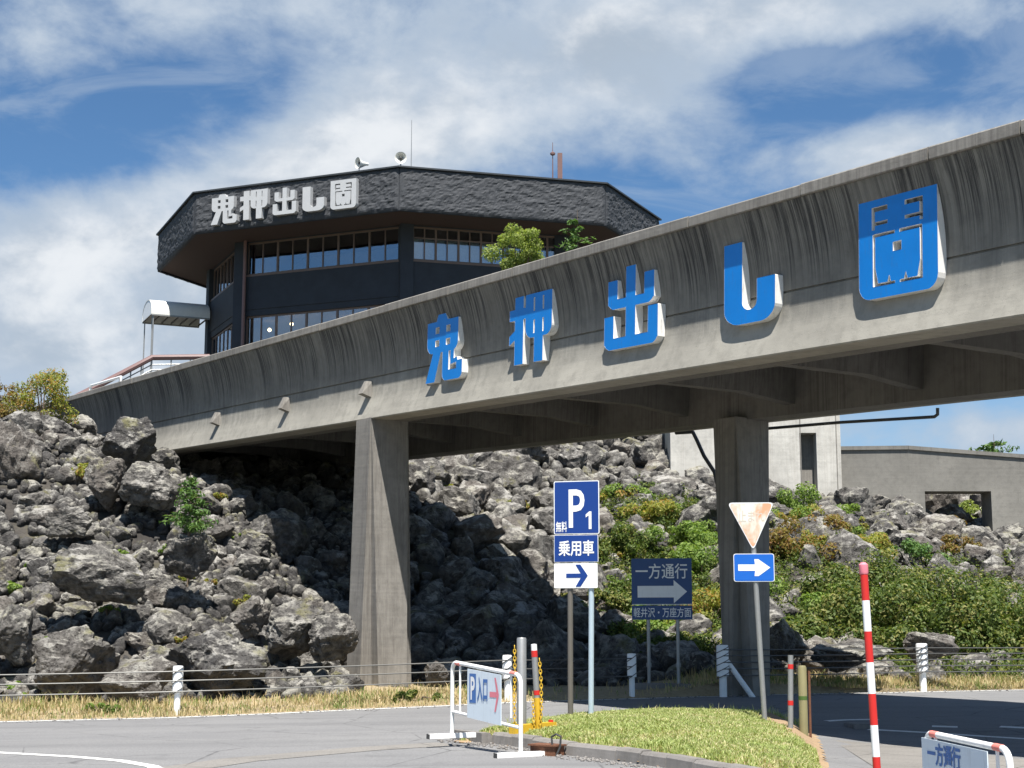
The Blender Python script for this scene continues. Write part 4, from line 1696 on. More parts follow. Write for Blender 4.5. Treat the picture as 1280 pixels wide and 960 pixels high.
def cope(a, b):
    m = MB()
    m.prism([(a - 16, W0_ - .06, topz(a) - 3.597), (b - 16, W0_ - .06, topz(b) - 3.597), (b - 16, W0_ - .06, topz(b) - 3.47), (a - 16, W0_ - .06, topz(a) - 3.47)], (0, 0, 0), (0, 1.22, 0))
    m.build('coping', M['grey_wall_concrete'], wl)
cope(x0_ + .01, xm)
cope(xm + .01, o1 + 3.6)
cope(o1 + 3.61, x3)
seg('wall_panel', x0_, xm, 3.2)
seg('wall_panel', xm, o0, 3.2)
seg('lintel', o0, o1, zo)
seg('wall_panel', o1, o1 + 3.6, 2.6)
seg('wall_panel', o1 + 3.605, x3, 2.4)

# ------------------------------------------------------------------ lettering
def text_mb(body, bold=0.0):
    cu = bpy.data.curves.new('tmp', 'FONT')
    cu.body = body
    cu.size = 1.0
    cu.offset = bold
    cu.resolution_u = 3
    ob = bpy.data.objects.new('tmp', cu)
    col.objects.link(ob)
    dg = bpy.context.evaluated_depsgraph_get()
    me = bpy.data.meshes.new_from_object(ob.evaluated_get(dg))
    v = [tuple(x.co) for x in me.vertices]
    f = [tuple(p.vertices) for p in me.polygons]
    bpy.data.objects.remove(ob)
    bpy.data.curves.remove(cu)
    bpy.data.meshes.remove(me)
    return v, f


def lettering(body, x0, x1, z0, z1, y, mat, parent, bold=0.02, name='lettering'):
    """flat print filling the box x0..x1, z0..z1 just proud of the panel face"""
    v, f = text_mb(body, bold)
    if not v:
        return None
    a = np.array(v)
    mn, mx = a.min(0), a.max(0)
    sx, sz = (x1 - x0) / (mx[0] - mn[0]), (z1 - z0) / (mx[1] - mn[1])
    m = MB().add([(x0 + (p[0] - mn[0]) * sx, y, z0 + (p[1] - mn[1]) * sz) for p in v], f)
    return m.build(name, mat, parent)


def flat(poly, y, mat, parent, name):
    m = MB().add([(x, y, z) for x, z in poly], [tuple(range(len(poly)))])
    return m.build(name, mat, parent)


def rrect(x0, x1, z0, z1, r, n=4):
    P = []
    for cx, cz, a0 in ((x1 - r, z1 - r, 0), (x0 + r, z1 - r, 90), (x0 + r, z0 + r, 180), (x1 - r, z0 + r, 270)):
        for k in range(n + 1):
            a = math.radians(a0 + 90 * k / n)
            P.append((cx + r * math.cos(a), cz + r * math.sin(a)))
    return P


def panel(x0, x1, z0, z1, y, mat, parent, name, r=.015, th=.012, border=None, bw=.012):
    P = rrect(x0, x1, z0, z1, r)
    m = MB().prism([(x, y, z) for x, z in P], (0, 0, 0), (0, th, 0))
    o = m.build(name, mat if border is None else border, parent)
    if border is not None:
        flat(rrect(x0 + bw, x1 - bw, z0 + bw, z1 - bw, max(.004, r - bw * .5)), y - .002, mat, o, 'face')
    return o


# ---- parking sign on two posts
g0, g1 = gnd(718, 899, .12), gnd(742, 900, .12)
D = (g0.y + g1.y) / 2
S_ = D / F
pb = Vector(((g0.x + g1.x) / 2 - .02, D, float(gz(g0.x, D)) + .02))
th = math.radians(-16)
ps = empty('parking_sign', pb, th)
tag(ps, 'tall blue parking sign with three panels and arrow on two thin posts', 'sign')


def zat(py, d):
    return atD(CX, py, d).z - pb.z


W = 56 * S_ / math.cos(th)
xl = -W * .60
zz = [zat(q, D) for q in (601, 667.5, 668.5, 702.5, 704, 735)]
pa = panel(xl, xl + W, zz[1], zz[0], 0, M['sign_blue'], ps, 'parking_panel', r=.02, border=M['clean_white'], bw=.011)
pc = panel(xl, xl + W * .97, zz[3], zz[2], 0, M['sign_blue'], ps, 'car_panel', r=.008, border=M['clean_white'], bw=.006)
pd = panel(xl, xl + W * .95, zz[5], zz[4], 0, M['clean_white'], ps, 'arrow_panel', r=.012)
H1 = zz[0] - zz[1]
lettering('P', xl + W * .33, xl + W * .68, zz[1] + H1 * .12, zz[0] - H1 * .16, -.006, M['clean_white'], pa, .012)
q0, q1, r0, r1 = xl + W * .705, xl + W * .83, zz[1] + H1 * .09, zz[1] + H1 * .42
flat([(q0 + (q1 - q0) * .52, r0), (q1, r0), (q1, r1), (q0 + (q1 - q0) * .62, r1), (q0, r1 - (r1 - r0) * .17), (q0, r1 - (r1 - r0) * .34), (q0 + (q1 - q0) * .52, r1 - (r1 - r0) * .22)], -.006, M['clean_white'], pa, 'numeral')
lettering('無料', xl + W * .045, xl + W * .29, zz[1] + H1 * .04, zz[1] + H1 * .24, -.006, M['clean_white'], pa, .012)
H2 = zz[2] - zz[3]
lettering('乗用車', xl + W * .10, xl + W * .88, zz[3] + H2 * .22, zz[2] - H2 * .20, -.006, M['clean_white'], pc, .018)
H3 = zz[4] - zz[5]
cx, cz = xl + W * .50, zz[5] + H3 * .5
a = W * .30
flat([(cx - a * .78, cz + a * .15), (cx - a * .78, cz - a * .15), (cx + a * .40, cz - a * .15), (cx + a * .40, cz + a * .15)], -.004, M['sign_blue'], pd, 'arrow_shaft')
flat([(cx - a * .1, cz + a * .78), (cx + a * .26, cz + a * .78), (cx + a * .80, cz), (cx + a * .38, cz)], -.0045, M['sign_blue'], pd, 'arrow_head')
flat([(cx - a * .1, cz - a * .78), (cx + a * .26, cz - a * .78), (cx + a * .80, cz), (cx + a * .38, cz)], -.0045, M['sign_blue'], pd, 'arrow_head')
MB().tube([(-W * .28, .055, -.1), (-W * .26, .055, zz[0] - .06)], .038, 12).build('post', M['brown_post'], ps, smooth=True)
MB().tube([(W * .16, .055, -.1), (W * .22, .055, zz[0] - .06)], .038, 12).build('post', M['blue_post'], ps, smooth=True)
for z in (zz[0] - .15, zz[3] + .1, zz[5] + .1):
    MB().box(-W * .5, W * .33, .0125, .02, z - .02, z + .02).build('mounting_strap', M['galvanised'], ps)

# ---- one-way direction board on two posts beyond the road
g = gnd(830, 870, .06)
D = 29.3
pb = Vector((atD(828, 800, D).x, D, float(hz(atD(828, 800, D).x, D))))
th = math.radians(-14)
ow = empty('direction_board', pb, th)
tag(ow, 'navy board with white text and long arrow on two grey posts under the bridge', 'sign')
W = 73 * D / F / math.cos(th)
zz = [zat(q, D) for q in (698, 755, 757, 774.5)]
pa = panel(-W / 2, W / 2, zz[1], zz[0], 0, M['sign_navy'], ow, 'main_panel', r=.01)
pc = panel(-W / 2, W / 2, zz[3], zz[2], 0, M['sign_navy'], ow, 'lower_panel', r=.008)
H1 = zz[0] - zz[1]
lettering('一方通行', -W * .43, W * .43, zz[1] + H1 * .55, zz[0] - H1 * .11, -.006, M['sign_grey_white'], pa, .01)
lettering('軽井沢・万座方面', -W * .47, W * .48, zz[3] + (zz[2] - zz[3]) * .16, zz[2] - (zz[2] - zz[3]) * .14, -.006, M['sign_grey_white'], pc, .006)
cz = zz[1] + H1 * .27
flat([(-W * .40, cz - .11), (W * .20, cz - .11), (W * .20, cz - .22), (W * .42, cz), (W * .20, cz + .22), (W * .20, cz + .11), (-W * .40, cz + .11)], -.006, M['sign_grey_white'], pa, 'arrow')
MB().box(-W * .5, W * .5, -.003, -.001, zz[1] - .012, zz[1] - .002).build('divider_line', M['sign_grey_white'], ow)
for sx in (-.235, .25):
    MB().tube([(W * sx, .05, -.2), (W * sx, .05, zz[0] - .1)], .036, 10).build('post', M['galvanised'], ow, smooth=True)
    MB().disc_revolve([(.05, .36), (.055, .40), (.05, .44)], 10, W * sx, .05).build('pipe_collar', M['galvanised'], ow, smooth=True)
    MB().box(W * sx - .28, W * sx + .28, -.25, .3, -.2, .06).build('footing', M['kerb_concrete'], ow)

# ---- bleached stop sign with arrow plate
D = 21.0
pb = Vector((atD(957, 893, D).x, D, float(gz(3.4, D)) + .03))
sg = empty('stop_sign', pb, math.radians(-6))
tag(sg, 'sun bleached triangular stop sign above a bright blue arrow plate on leaning post', 'sign')
px2m = D / F
lean = -13 * px2m
zt = zat(628, D)
zb = zat(688, D)
zc = lambda z: lean * z / zat(640, D)
cx = zc(zt) + .02
hw = 29 * px2m
# rounded triangle, point down
tri = [(cx - hw, zt), (cx + hw, zt), (cx + .02, zb)]
def round_poly(P, r, n=4):
    out = []
    k = len(P)
    for i in range(k):
        p, a, b = Vector(P[i]), Vector(P[i - 1]), Vector(P[(i + 1) % k])
        d1, d2 = (a - p).normalized(), (b - p).normalized()
        s, e = p + d1 * r, p + d2 * r
        for j in range(n + 1):
            t = j / n
            q = s * (1 - t) ** 2 + p * (2 * t * (1 - t)) + e * t * t
            out.append((q.x, q.y))
    return out
T1 = round_poly(tri, .07)
sp_ = MB().prism([(x, 0, z) for x, z in T1], (0, 0, 0), (0, .012, 0)).build('stop_plate', M['sign_grey_white'], sg)
cen = ((tri[0][0] + tri[1][0] + tri[2][0]) / 3, (zt * 2 + zb) / 3)
flat([(cen[0] + (x - cen[0]) * .94, cen[1] + (z - cen[1]) * .94) for x, z in T1], -.002, M['bleached_red'], sp_, 'face')
lettering('止まれ', cx - hw * .55, cx + hw * .55, zt - .27, zt - .11, -.004, M['ghost_text'], sp_, .012)
z0, z1 = zat(727, D), zat(692, D)
c2 = zc((z0 + z1) / 2) + .0
w2 = 25 * px2m
pa = panel(c2 - w2, c2 + w2, z0, z1, 0, M['sign_blue_bright'], sg, 'arrow_plate', r=.03, border=M['clean_white'], bw=.008)
flat(rrect(c2 - w2 + .018, c2 + w2 - .018, z0 + .018, z1 - .018, .02), -.003, M['sign_blue_bright'], pa, 'arrow_field')
zm = (z0 + z1) / 2
flat([(c2 - w2 * .78, zm - .043), (c2 + w2 * .05, zm - .043), (c2 + w2 * .02, zm - .115), (c2 + w2 * .22, zm - .115), (c2 + w2 * .80, zm), (c2 + w2 * .22, zm + .115), (c2 + w2 * .02, zm + .115), (c2 + w2 * .05, zm + .043), (c2 - w2 * .78, zm + .043)], -.005, M['clean_white'], pa, 'arrow')
MB().tube([(0, .045, -.15), (zc(zt - .08) + .02, .045, zt - .08)], .036, 12).build('post', M['galvanised'], sg, smooth=True)
MB().box(c2 - .06, c2 + .06, .0125, .085, zm - .03, zm + .03).build('clamp', M['galvanised'], sg)


# ---- folding barriers
def barrier(base_l, base_r, label, plate, texts, Hb=.86, vertical=.30):
    """tubular barrier from ground point base_l (reader's left) to base_r"""
    d = Vector((base_r.x - base_l.x, base_r.y - base_l.y, 0))
    L = d.length
    rz = math.atan2(d.y, d.x)
    slope = (base_r.z - base_l.z) / L
    b = empty('road_barrier', base_l, rz)
    tag(b, label, 'barrier', 'white tubular road barriers')
    zl = lambda x: slope * x
    r = .10
    pts = [(0, 0, .02), (0, 0, Hb - r)]
    pts += [(r - r * math.cos(t), 0, Hb - r + r * math.sin(t)) for t in np.linspace(.3, PI / 2, 5)]
    q = [(L - p[0], 0, p[2] + zl(L)) for p in pts[::-1]]
    MB().tube(pts + q, .024, 10).build('frame', M['white_paint'], b, smooth=True)
    zlow = vertical
    MB().tube([(0, 0, zlow), (L, 0, zlow + zl(L))], .018, 8).build('lower_rail', M['white_paint'], b, smooth=True)
    for x in (.16 * L / 1.3, L - .17 * L / 1.3):
        MB().tube([(x, 0, zlow), (x, 0, Hb + zl(x))], .013, 8).build('upright_bar', M['white_paint'], b, smooth=True)
    for x in (0, L):
        MB().box(x - .028, x + .028, -.30, .30, zl(x) - .005, zl(x) + .05).build('foot', M['white_paint'], b)
        MB().box(x - .03, x + .03, -.315, -.30, zl(x) - .005, zl(x) + .05).build('foot_cap', M['dark_metal'], b)
    for x in (.10, L - .22):
        MB().tube([(x, 0, Hb + zl(x) + .0005), (x + .12, 0, Hb + zl(x + .12) + .0005)], .0255, 10).build('red_band', M['faded_red'], b, smooth=True)
    x0, x1 = plate
    x0 *= L
    x1 *= L
    P = [(x0, zl(x0) + zlow - .02), (x1, zl(x1) + zlow - .02), (x1, zl(x1) + Hb - .035), (x0, zl(x0) + Hb - .035)]
    MB().prism([(x, -.03, z) for x, z in P], (0, 0, 0), (0, .008, 0)).build('plate', M['pale_panel'], b)
    pl_ = [c for c in b.children if c.name.startswith('plate')][0]
    w, h = x1 - x0, Hb - zlow
    for kind, a0, a1, c0, c1, mat in texts:
        X0, X1_ = x0 + w * a0, x0 + w * a1
        zo_ = zl((X0 + X1_) / 2) + zlow
        Z0, Z1 = zo_ + h * c0, zo_ + h * c1
        if kind == 'sq':
            flat([(X0, Z0), (X1_, Z0), (X1_, Z1), (X0, Z1)], -.033, mat, pl_, 'blue_square')
        elif kind == 'arrow':
            zm_ = (Z0 + Z1) / 2
            t = (Z1 - Z0)
            flat([(X0, zm_ - t * .08), (X1_ - .05, zm_ - t * .08), (X1_ - .05, zm_ + t * .08), (X0, zm_ + t * .08)], -.033, mat, pl_, 'arrow_shaft')
            for s in (-1, 1):
                flat([(X1_ - w * .13, zm_ + s * t * .5), (X1_ - w * .09, zm_ + s * t * .5), (X1_, zm_), (X1_ - w * .055, zm_)], -.0335, mat, pl_, 'arrow_head')
        else:
            lettering(kind, X0, X1_, Z0, Z1, -.035, mat, pl_, .03)
    return b


bl, br = gnd(565, 922), gnd(651, 946)
br2 = bl + (br - bl).normalized() * 2.0
k = (br - bl).length
print('BARRIER', bl, br, k)
# keep its real length: the far end stands a little nearer than the kerb hides
bl2 = Vector((bl.x * (br.y + 1.45) / bl.y, br.y + 1.45, 0))
bl2.z = atD(565, 922, bl2.y).z
bl2.z = max(bl2.z, float(gz(bl2.x, bl2.y)) - .02)
barrier(bl2, br, 'white tubular barrier with parking entrance plate and red arrow beside the island kerb', (.27, .76),
        [('sq', .07, .27, .28, .86, M['panel_blue_print']), ('P', .11, .24, .34, .80, M['clean_white']), ('入口', .31, .62, .34, .84, M['panel_blue_print']), ('arrow', .68, .95, .2, .86, M['faded_pink'])])
a = atD(1158, 916, 11.6)
b_ = atD(1262, 948, 10.2)
za, zb_ = float(gz(a.x, a.y)), float(gz(b_.x, b_.y))
barrier(Vector((a.x, a.y, za)), Vector((b_.x, b_.y, zb_)), 'white tubular barrier with one way plate beside the red and white pole', (-.02, .80),
        [('一方通行', .10, .62, .38, .86, M['panel_blue_print'])], Hb=a.z - za)

# ---- red and white striped snow pole
D = 13.6
tp, bt = atD(1079, 703, D), atD(1098, 985, D)
zg = float(gz(bt.x, D))
rwp = empty('snow_pole', (bt.x, D, zg))
tag(rwp, 'tall slim red and white striped pole leaning slightly beside the driveway', 'pole')
v = Vector((tp.x - bt.x, 0, tp.z - bt.z))
axis = (Vector((tp.x, D, tp.z)) - Vector((bt.x, D, zg))).normalized()
Ht = (Vector((tp.x, D, tp.z)) - Vector((bt.x, D, zg))).length
seg_ = [Ht - .10]
lens = [.235, .27, .27, .27, .27, .27, .27, .27, .27, .27]
z = Ht - .10
for k, l in enumerate(lens):
    if z <= 0:
        break
    z2 = max(0 - .05, z - l)
    MB().tube([axis * z2, axis * z], .034, 14).build('stripe', M['red_paint'] if k % 2 == 0 else M['clean_white'], rwp, smooth=True)
    z = z2
MB().tube([axis * (Ht - .105), axis * (Ht - .09), axis * (Ht - .02), axis * Ht], [.036, .041, .040, .02], 14).build('cap', M['faded_pink'], rwp, smooth=True)


# ---- posts and yellow chain at the island tip
def chain(parent, path, r=.016, n=None):
    """oval links threaded along a path"""
    path = [Vector(p) for p in path]
    L = sum((b - a).length for a, b in zip(path[:-1], path[1:]))
    n = int(L / .042)
    m = MB()
    def at(s):
        for a, b in zip(path[:-1], path[1:]):
            l = (b - a).length
            if s <= l:
                return a.lerp(b, s / l), (b - a).normalized()
            s -= l
        return path[-1], (path[-1] - path[-2]).normalized()
    for k in range(n):
        c, t = at((k + .5) * L / n)
        s = Vector((0, 0, 1)) if abs(t.z) < .9 else Vector((1, 0, 0))
        u_ = t.cross(s).normalized()
        if k % 2:
            u_ = t.cross(u_).normalized()
        pts = [c + t * (.030 * math.cos(a_)) + u_ * (r * math.sin(a_)) for a_ in np.linspace(0, 2 * PI, 9)]
        m.tube(pts, .0058, 5, cap=False)
    return m.build('chain', M['yellow_paint'], parent)


g = gnd(653, 905, .08)
D = 18.6
bp_ = Vector((atD(652, 850, D).x, D, .06))
po = empty('steel_bollard', bp_)
tag(po, 'thick round grey steel post with yellow chain at the island tip', 'bollard')
hb = atD(651, 797, D).z - bp_.z
MB().disc_revolve([(.058, -.1), (.058, hb - .015), (.05, hb), (.0, hb + .004)], 18).build('post', M['galvanised'], po, smooth=True)
chain(po, [(-.085, -.02, hb - .10), (-.08, -.03, hb - .45), (-.09, -.03, hb - .7), (-.08, -.03, .05)])
D = 18.4
bp_ = Vector((atD(674, 850, D).x, D, .08))
po = empty('marker_post', bp_)
tag(po, 'thin leaning post with red bands wrapped in yellow chain', 'post')
ht = atD(667, 805, D).z - bp_.z
ax = Vector((-6.5 * D / F, 0, ht))
f = lambda t: ax * t
MB().tube([f(-.05), f(.42)], .040, 12).build('lower_tube', M['yellow_paint'], po, smooth=True)
MB().tube([f(.42), f(.86)], .036, 12).build('upper_tube', M['galvanised'], po, smooth=True)
MB().tube([f(.86), f(.93)], .038, 12).build('red_band', M['red_paint'], po, smooth=True)
MB().tube([f(.45), f(.50)], .038, 12).build('red_band', M['red_paint'], po, smooth=True)
MB().tube([f(.93), f(.995), f(1.0)], [.036, .036, .02], 12).build('tip', M['clean_white'], po, smooth=True)
chain(po, [f(.84) + Vector((.055, -.03, 0)), f(.6) + Vector((.06, -.035, 0)), f(.3) + Vector((.045, -.05, 0)), f(.02) + Vector((.0, -.06, 0))])
chain(po, [f(.40) + Vector((-.05, -.03, 0)), f(.2) + Vector((-.055, -.03, 0)), f(.0) + Vector((-.06, -.04, .01))])
g0, g1 = gnd(640, 914, .16), gnd(692, 906, .2)
d = g1 - g0
yb = empty('yellow_kerb_bar', g0, math.atan2(d.y, d.x))
tag(yb, 'low yellow painted bar lying on the ground beside the chained post', 'barrier bar')
Lb = min(1.3, d.length)
MB().box(0, Lb * .48, -.05, .05, -.05, .07).build('bar', M['yellow_paint'], yb)
MB().box(Lb * .5, Lb, -.05, .05, -.05, .075).build('bar', M['yellow_paint'], yb)
MB().tube([(Lb * .93, 0, .07), (Lb * .93, 0, .10)], .03, 8).build('reflector', M['red_paint'], yb)

# ---- two marker posts on the far side of the island
D = 20.2
bp_ = Vector((atD(986, 850, D).x, D, 0))
bp_.z = float(gz(bp_.x, D)) - .02
po = empty('marker_post', bp_)
tag(po, 'slim grey marker post with two red bands behind the lawn', 'post')
ht = atD(989, 819, D).z - bp_.z
ax = Vector((3 * D / F, 0, ht))
MB().tube([f(-.05) if False else ax * -.05, ax * 1.0], .036, 12).build('tube', M['galvanised'], po, smooth=True)
for t in (.42, .84):
    MB().tube([ax * t, ax * (t + .055)], .038, 12).build('red_band', M['red_paint'], po, smooth=True)
bp_ = Vector((atD(1003, 850, D + .2).x, D + .2, 0))
bp_.z = float(gz(bp_.x, D)) - .02
po = empty('marker_post', bp_)
tag(po, 'short olive brown post pair with a green band behind the lawn', 'post')
ht = atD(1003, 832, D + .2).z - bp_.z
MB().disc_revolve([(.058, -.05), (.058, ht - .03), (.045, ht), (0, ht + .003)], 14).build('tube', M['olive_post'], po, smooth=True)
MB().disc_revolve([(.0595, ht * .55), (.0595, ht * .60)], 14).build('green_band', M['leaf_conifer'], po, smooth=True)
MB().tube([(.085, 0, -.05), (.09, .0, ht * .93)], .017, 8).build('stake', M['rust'], po)


# ------------------------------------------------------------------ wire rope fences
def fence(label, posts, ncab, hts, anchor=None, pw=.085):
    """posts: ground points; cables run post to post"""
    b0 = posts[0]
    rt = empty('wire_rope_fence', b0)
    tag(rt, label, 'fence', 'wire rope fences along the road')
    for i, p in enumerate(posts):
        q = p - b0
        po_ = MB().disc_revolve([(pw * .62, -.2), (pw * .62, .34), (pw, .345), (pw, hts[-1] + .06), (pw * .9, hts[-1] + .085), (0, hts[-1] + .09)], 16, q.x, q.y)
        po_.v = [(x, y, z + q.z) for x, y, z in po_.v]
        o = po_.build('post', M['clean_white'], rt, smooth=True)
        # grey bands where the ropes are clamped
        for k, h in enumerate(hts):
            m_ = MB().tube([(q.x + pw * 1.04 * math.cos(t), q.y + pw * 1.04 * math.sin(t), q.z + h + .06 * math.cos(t)) for t in np.linspace(-PI, 0, 9)], .008, 5)
            m_.build('rope_clamp', M['cable'], o)
    for h in hts:
        pts = []
        for a_, b_ in zip(posts[:-1], posts[1:]):
            for k in range(6):
                t = k / 6
                c = a_.lerp(b_, t) - b0
                pts.append(c + Vector((0, -pw * 1.05, h - .10 * .25 * t * (1 - t) * 4 * .4)))
        pts.append(posts[-1] - b0 + Vector((0, -pw * 1.05, h)))
        MB().tube(pts, .012, 6).build('wire_rope', M['cable'], rt, smooth=True)
    return rt, b0


def edge_pt(px, back=.28):
    """a point on the verge just behind the road edge, at the bearing of a pixel column"""
    u_ = (px - CX) / F / 1.019
    for D_ in np.linspace(18, 60, 4000):
        if D_ > float(edge_y(u_ * D_)) + back:
            break
    return Vector((u_ * D_, D_, float(gz(u_ * D_, D_)) + .03))


fence('left wire rope fence with white posts running past the lava boulders', [edge_pt(-210), edge_pt(222), edge_pt(634), edge_pt(790)], 3, [.36, .53, .68])
rt, b0 = fence('right wire rope fence of five ropes starting at a braced end post', [edge_pt(904, -.35), edge_pt(1154, .1), edge_pt(1420)], 5, [.36, .48, .60, .72, .83], pw=.115)
MB().tube([(.08, 0, .62), (.55, -.02, -.05)], .05, 12).build('brace', M['clean_white'], rt, smooth=True)

# ------------------------------------------------------------------ grass island with kerb
ISL = [gnd(*q, .05) for q in [(566, 923.5), (600, 918), (638, 911), (689, 903), (743, 899), (833, 896), (900, 895.5), (954, 896), (985, 899), (1007, 907), (1020, 919), (1027, 935), (1033, 960)]]
ISLP = [(p.x, p.y) for p in ISL] + [(2.75, 12.4)]
kf = [gnd(*q, .0) for q in [(833, 960), (770, 951), (708, 944), (665, 936), (615, 929.5), (575, 925)]]
KERB = [(2.75, 12.2)] + [(p.x, p.y) for p in kf]
ISLP += [(p[0], p[1]) for p in KERB[:-1]]
P2 = np.array(ISLP)


def inside_dist(x, y):
    X = np.asarray(x, float)
    Y = np.asarray(y, float)
    return -sd_poly(X, Y, ISLP)


gx = np.linspace(P2[:, 0].min() - .1, P2[:, 0].max() + .1, 90)
gy = np.linspace(P2[:, 1].min() - .1, P2[:, 1].max() + .1, 150)
IX, IY = np.meshgrid(gx, gy)
DI = inside_dist(IX, IY)


def isl_z(x, y):
    d_ = inside_dist(x, y)
    return gz(x, y) + .02 + .13 * sstep(d_, 0, .35) + .06 * sstep(d_, .2, 1.6) + .02 * wave(np.asarray(x) * 2, np.asarray(y) * 2)


IZ = np.where(DI > -.05, isl_z(IX, IY), gz(IX, IY) - .05)
kp = (DI[:-1, :-1] > -.04) & (DI[1:, 1:] > -.04)
tag(grid_obj('grass_island', IX, IY, IZ, M['soil'], keep=kp), kind='structure')


def blades(name, X, Y, Z, h, w, mat, rn, lean=.5, tilt=None):
    n = len(X)
    az = rn.uniform(0, 2 * PI, n)
    dx, dy = np.cos(az), np.sin(az)
    la = rn.uniform(0, 2 * PI, n)
    ln = rn.uniform(.1, 1, n) * lean * h
    b = np.stack([X, Y, Z], 1)
    p0 = b + np.stack([dx * w, dy * w, -.02 * np.ones(n)], 1)
    p1 = b - np.stack([dx * w, dy * w, .02 * np.ones(n)], 1)
    mid = b + np.stack([np.cos(la) * ln * .35, np.sin(la) * ln * .35, h * .6], 1)
    m0 = mid + np.stack([dx * w, dy * w, 0 * h], 1) * .7
    m1 = mid - np.stack([dx * w, dy * w, 0 * h], 1) * .7
    tp_ = b + np.stack([np.cos(la) * ln, np.sin(la) * ln, h * rn.uniform(.85, 1, n)], 1)
    V = np.stack([p0, p1, m1, m0, tp_], 1).reshape(-1, 3)
    i = np.arange(n)[:, None] * 5
    Fq = np.concatenate([i + np.array([[0, 1, 2]]), i + np.array([[0, 2, 3]]), i + np.array([[3, 2, 4]])], 0)
    o = np_mesh(name, V, Fq, mat)
    return o


rn = np.random.RandomState(77)
n = 95000
X = rn.uniform(P2[:, 0].min(), P2[:, 0].max(), n * 2)
Y = rn.uniform(P2[:, 1].min(), P2[:, 1].max(), n * 2)
d_ = inside_dist(X, Y)
bare = sstep(X + .12 * wave(X * 3, Y * 3), 2.95 + .22 * (Y - 14) / 5, 3.3 + .22 * (Y - 14) / 5)
ok = (d_ > .06) & (rn.rand(n * 2) > bare)
X, Y = X[ok][:n], Y[ok][:n]
cl = .5 + .5 * wave(X * 2.3, Y * 2.3)
h = (.025 + .032 * rn.rand(len(X))) * (.75 + .5 * cl)
o = blades('lawn_grass', X, Y, isl_z(X, Y), h, .006 + .004 * rn.rand(len(X)), M['lawn_blade'], rn, .9)
tag(o, 'short mown green grass covering the traffic island', 'grass', kind='stuff')
# taller ragged tufts round the rim and the posts
n = 2200
t = rn.rand(n)
seg_i = rn.randint(1, 9, n)
X = np.array([ISLP[i][0] + (ISLP[i + 1][0] - ISLP[i][0]) * tt for i, tt in zip(seg_i, t)]) + rn.normal(0, .10, n)
Y = np.array([ISLP[i][1] + (ISLP[i + 1][1] - ISLP[i][1]) * tt for i, tt in zip(seg_i, t)]) - np.abs(rn.normal(.12, .12, n))
ok = inside_dist(X, Y) > .02
X, Y = X[ok], Y[ok]
o = blades('rim_grass', X, Y, isl_z(X, Y), .05 + .10 * rn.rand(len(X)) ** 2, np.full(len(X), .006), M['lawn_blade'], rn, .6)
tag(o, 'longer ragged grass along the rim of the traffic island', 'grass', kind='stuff')

# kerb stones along the near side of the island
kr = empty('kerb', (KERB[2][0], KERB[2][1], float(gz(KERB[2][0], KERB[2][1]))))
tag(kr, 'dark weathered concrete kerb of short stones along the lawn', 'kerb')
K0 = Vector(kr.location)
for a, b in zip(KERB[:-1], KERB[1:]):
    a, b = Vector((*a, 0)), Vector((*b, 0))
    Lk = (b - a).length
    nk = max(1, round(Lk / .6))
    for k in range(nk):
        s, e = a.lerp(b, k / nk), a.lerp(b, (k + 1) / nk)
        dd = (e - s).normalized()
        nn = Vector((-dd.y, dd.x, 0))
        if inside_dist((s.x + e.x) / 2 + nn.x * .3, (s.y + e.y) / 2 + nn.y * .3) < 0:
            nn = -nn
        s, e = s + dd * .006, e - dd * .006
        hh = .13 + rn.uniform(-.008, .008)
        z0 = float(gz(s.x, s.y)) - .05
        ring = lambda q: [q - K0 + Vector((0, 0, z0)) - nn * .02, q - K0 + nn * .14 + Vector((0, 0, z0)), q - K0 + nn * .14 + Vector((0, 0, z0 + hh + .05)), q - K0 + nn * .03 + Vector((0, 0, z0 + hh + .05)), q - K0 + nn * .0 + Vector((0, 0, z0 + hh + .02))]
        MB().loft([ring(s), ring(e)]).build('kerb_stone', M['kerb_concrete'], kr)
# rusty bracket box on the kerb
g = gnd(684, 944, .0)
rb = empty('rusty_bracket', g, math.radians(-35))
tag(rb, 'rusty iron box bracket with a wire handle on the kerb', 'bracket')
MB().box(-.16, .16, -.09, .09, -.01, .10).build('box', M['rust'], rb)
MB().box(-.18, .18, -.11, .11, .101, .118).build('lid', M['rust'], rb)
MB().tube([(.10, -.05, .11), (.09, -.05, .20), (.15, -.05, .23), (.21, -.05, .21), (.20, -.05, .10), (.16, -.08, -.01)], .012, 6).build('handle', M['dark_metal'], rb)
# small drain grating block in the road
g = gnd(1072, 909)
gb = empty('kerb_block', g, .1)
tag(gb, 'small pale concrete block set beside the lane line in the bridge shade', 'block')
MB().box(-.13, .13, -.25, .25, -.02, .05).build('block', M['kerb_concrete'], gb)
MB().box(-.10, .10, -.22, .22, .05, .058).build('cover', M['plain_concrete'], gb)

# ------------------------------------------------------------------ grass on the verges
n = 60000
X = rn.uniform(-14, 14.5, n)
ey = edge_y(X)
dep = np.abs(rn.normal(0, 1.25, n)) + .06
Y = ey + dep
keep = (np.abs(X / Y) < .40)
X, Y, dep = X[keep], Y[keep], dep[keep]
patch = wave(X * 1.1 + 4, Y * 1.4) + wave(X * 4, Y * 3) * .5
bare = np.exp(-((X - 1.6) / 2.3) ** 4)
ok = (rn.rand(len(X)) > .35 - .35 * patch) & (rn.rand(len(X)) > bare * .96)
X, Y, dep, patch = X[ok], Y[ok], dep[ok], patch[ok]
h = (.04 + .14 * rn.rand(len(X)) ** 2.2) * (1 + .5 * np.clip(patch, -.6, 1)) * np.clip(.45 + dep, .4, 1.1)
o = blades('verge_grass', X, Y, hz(X, Y), h, .005 + .006 * rn.rand(len(X)), M['dry_blade'], rn, .8)
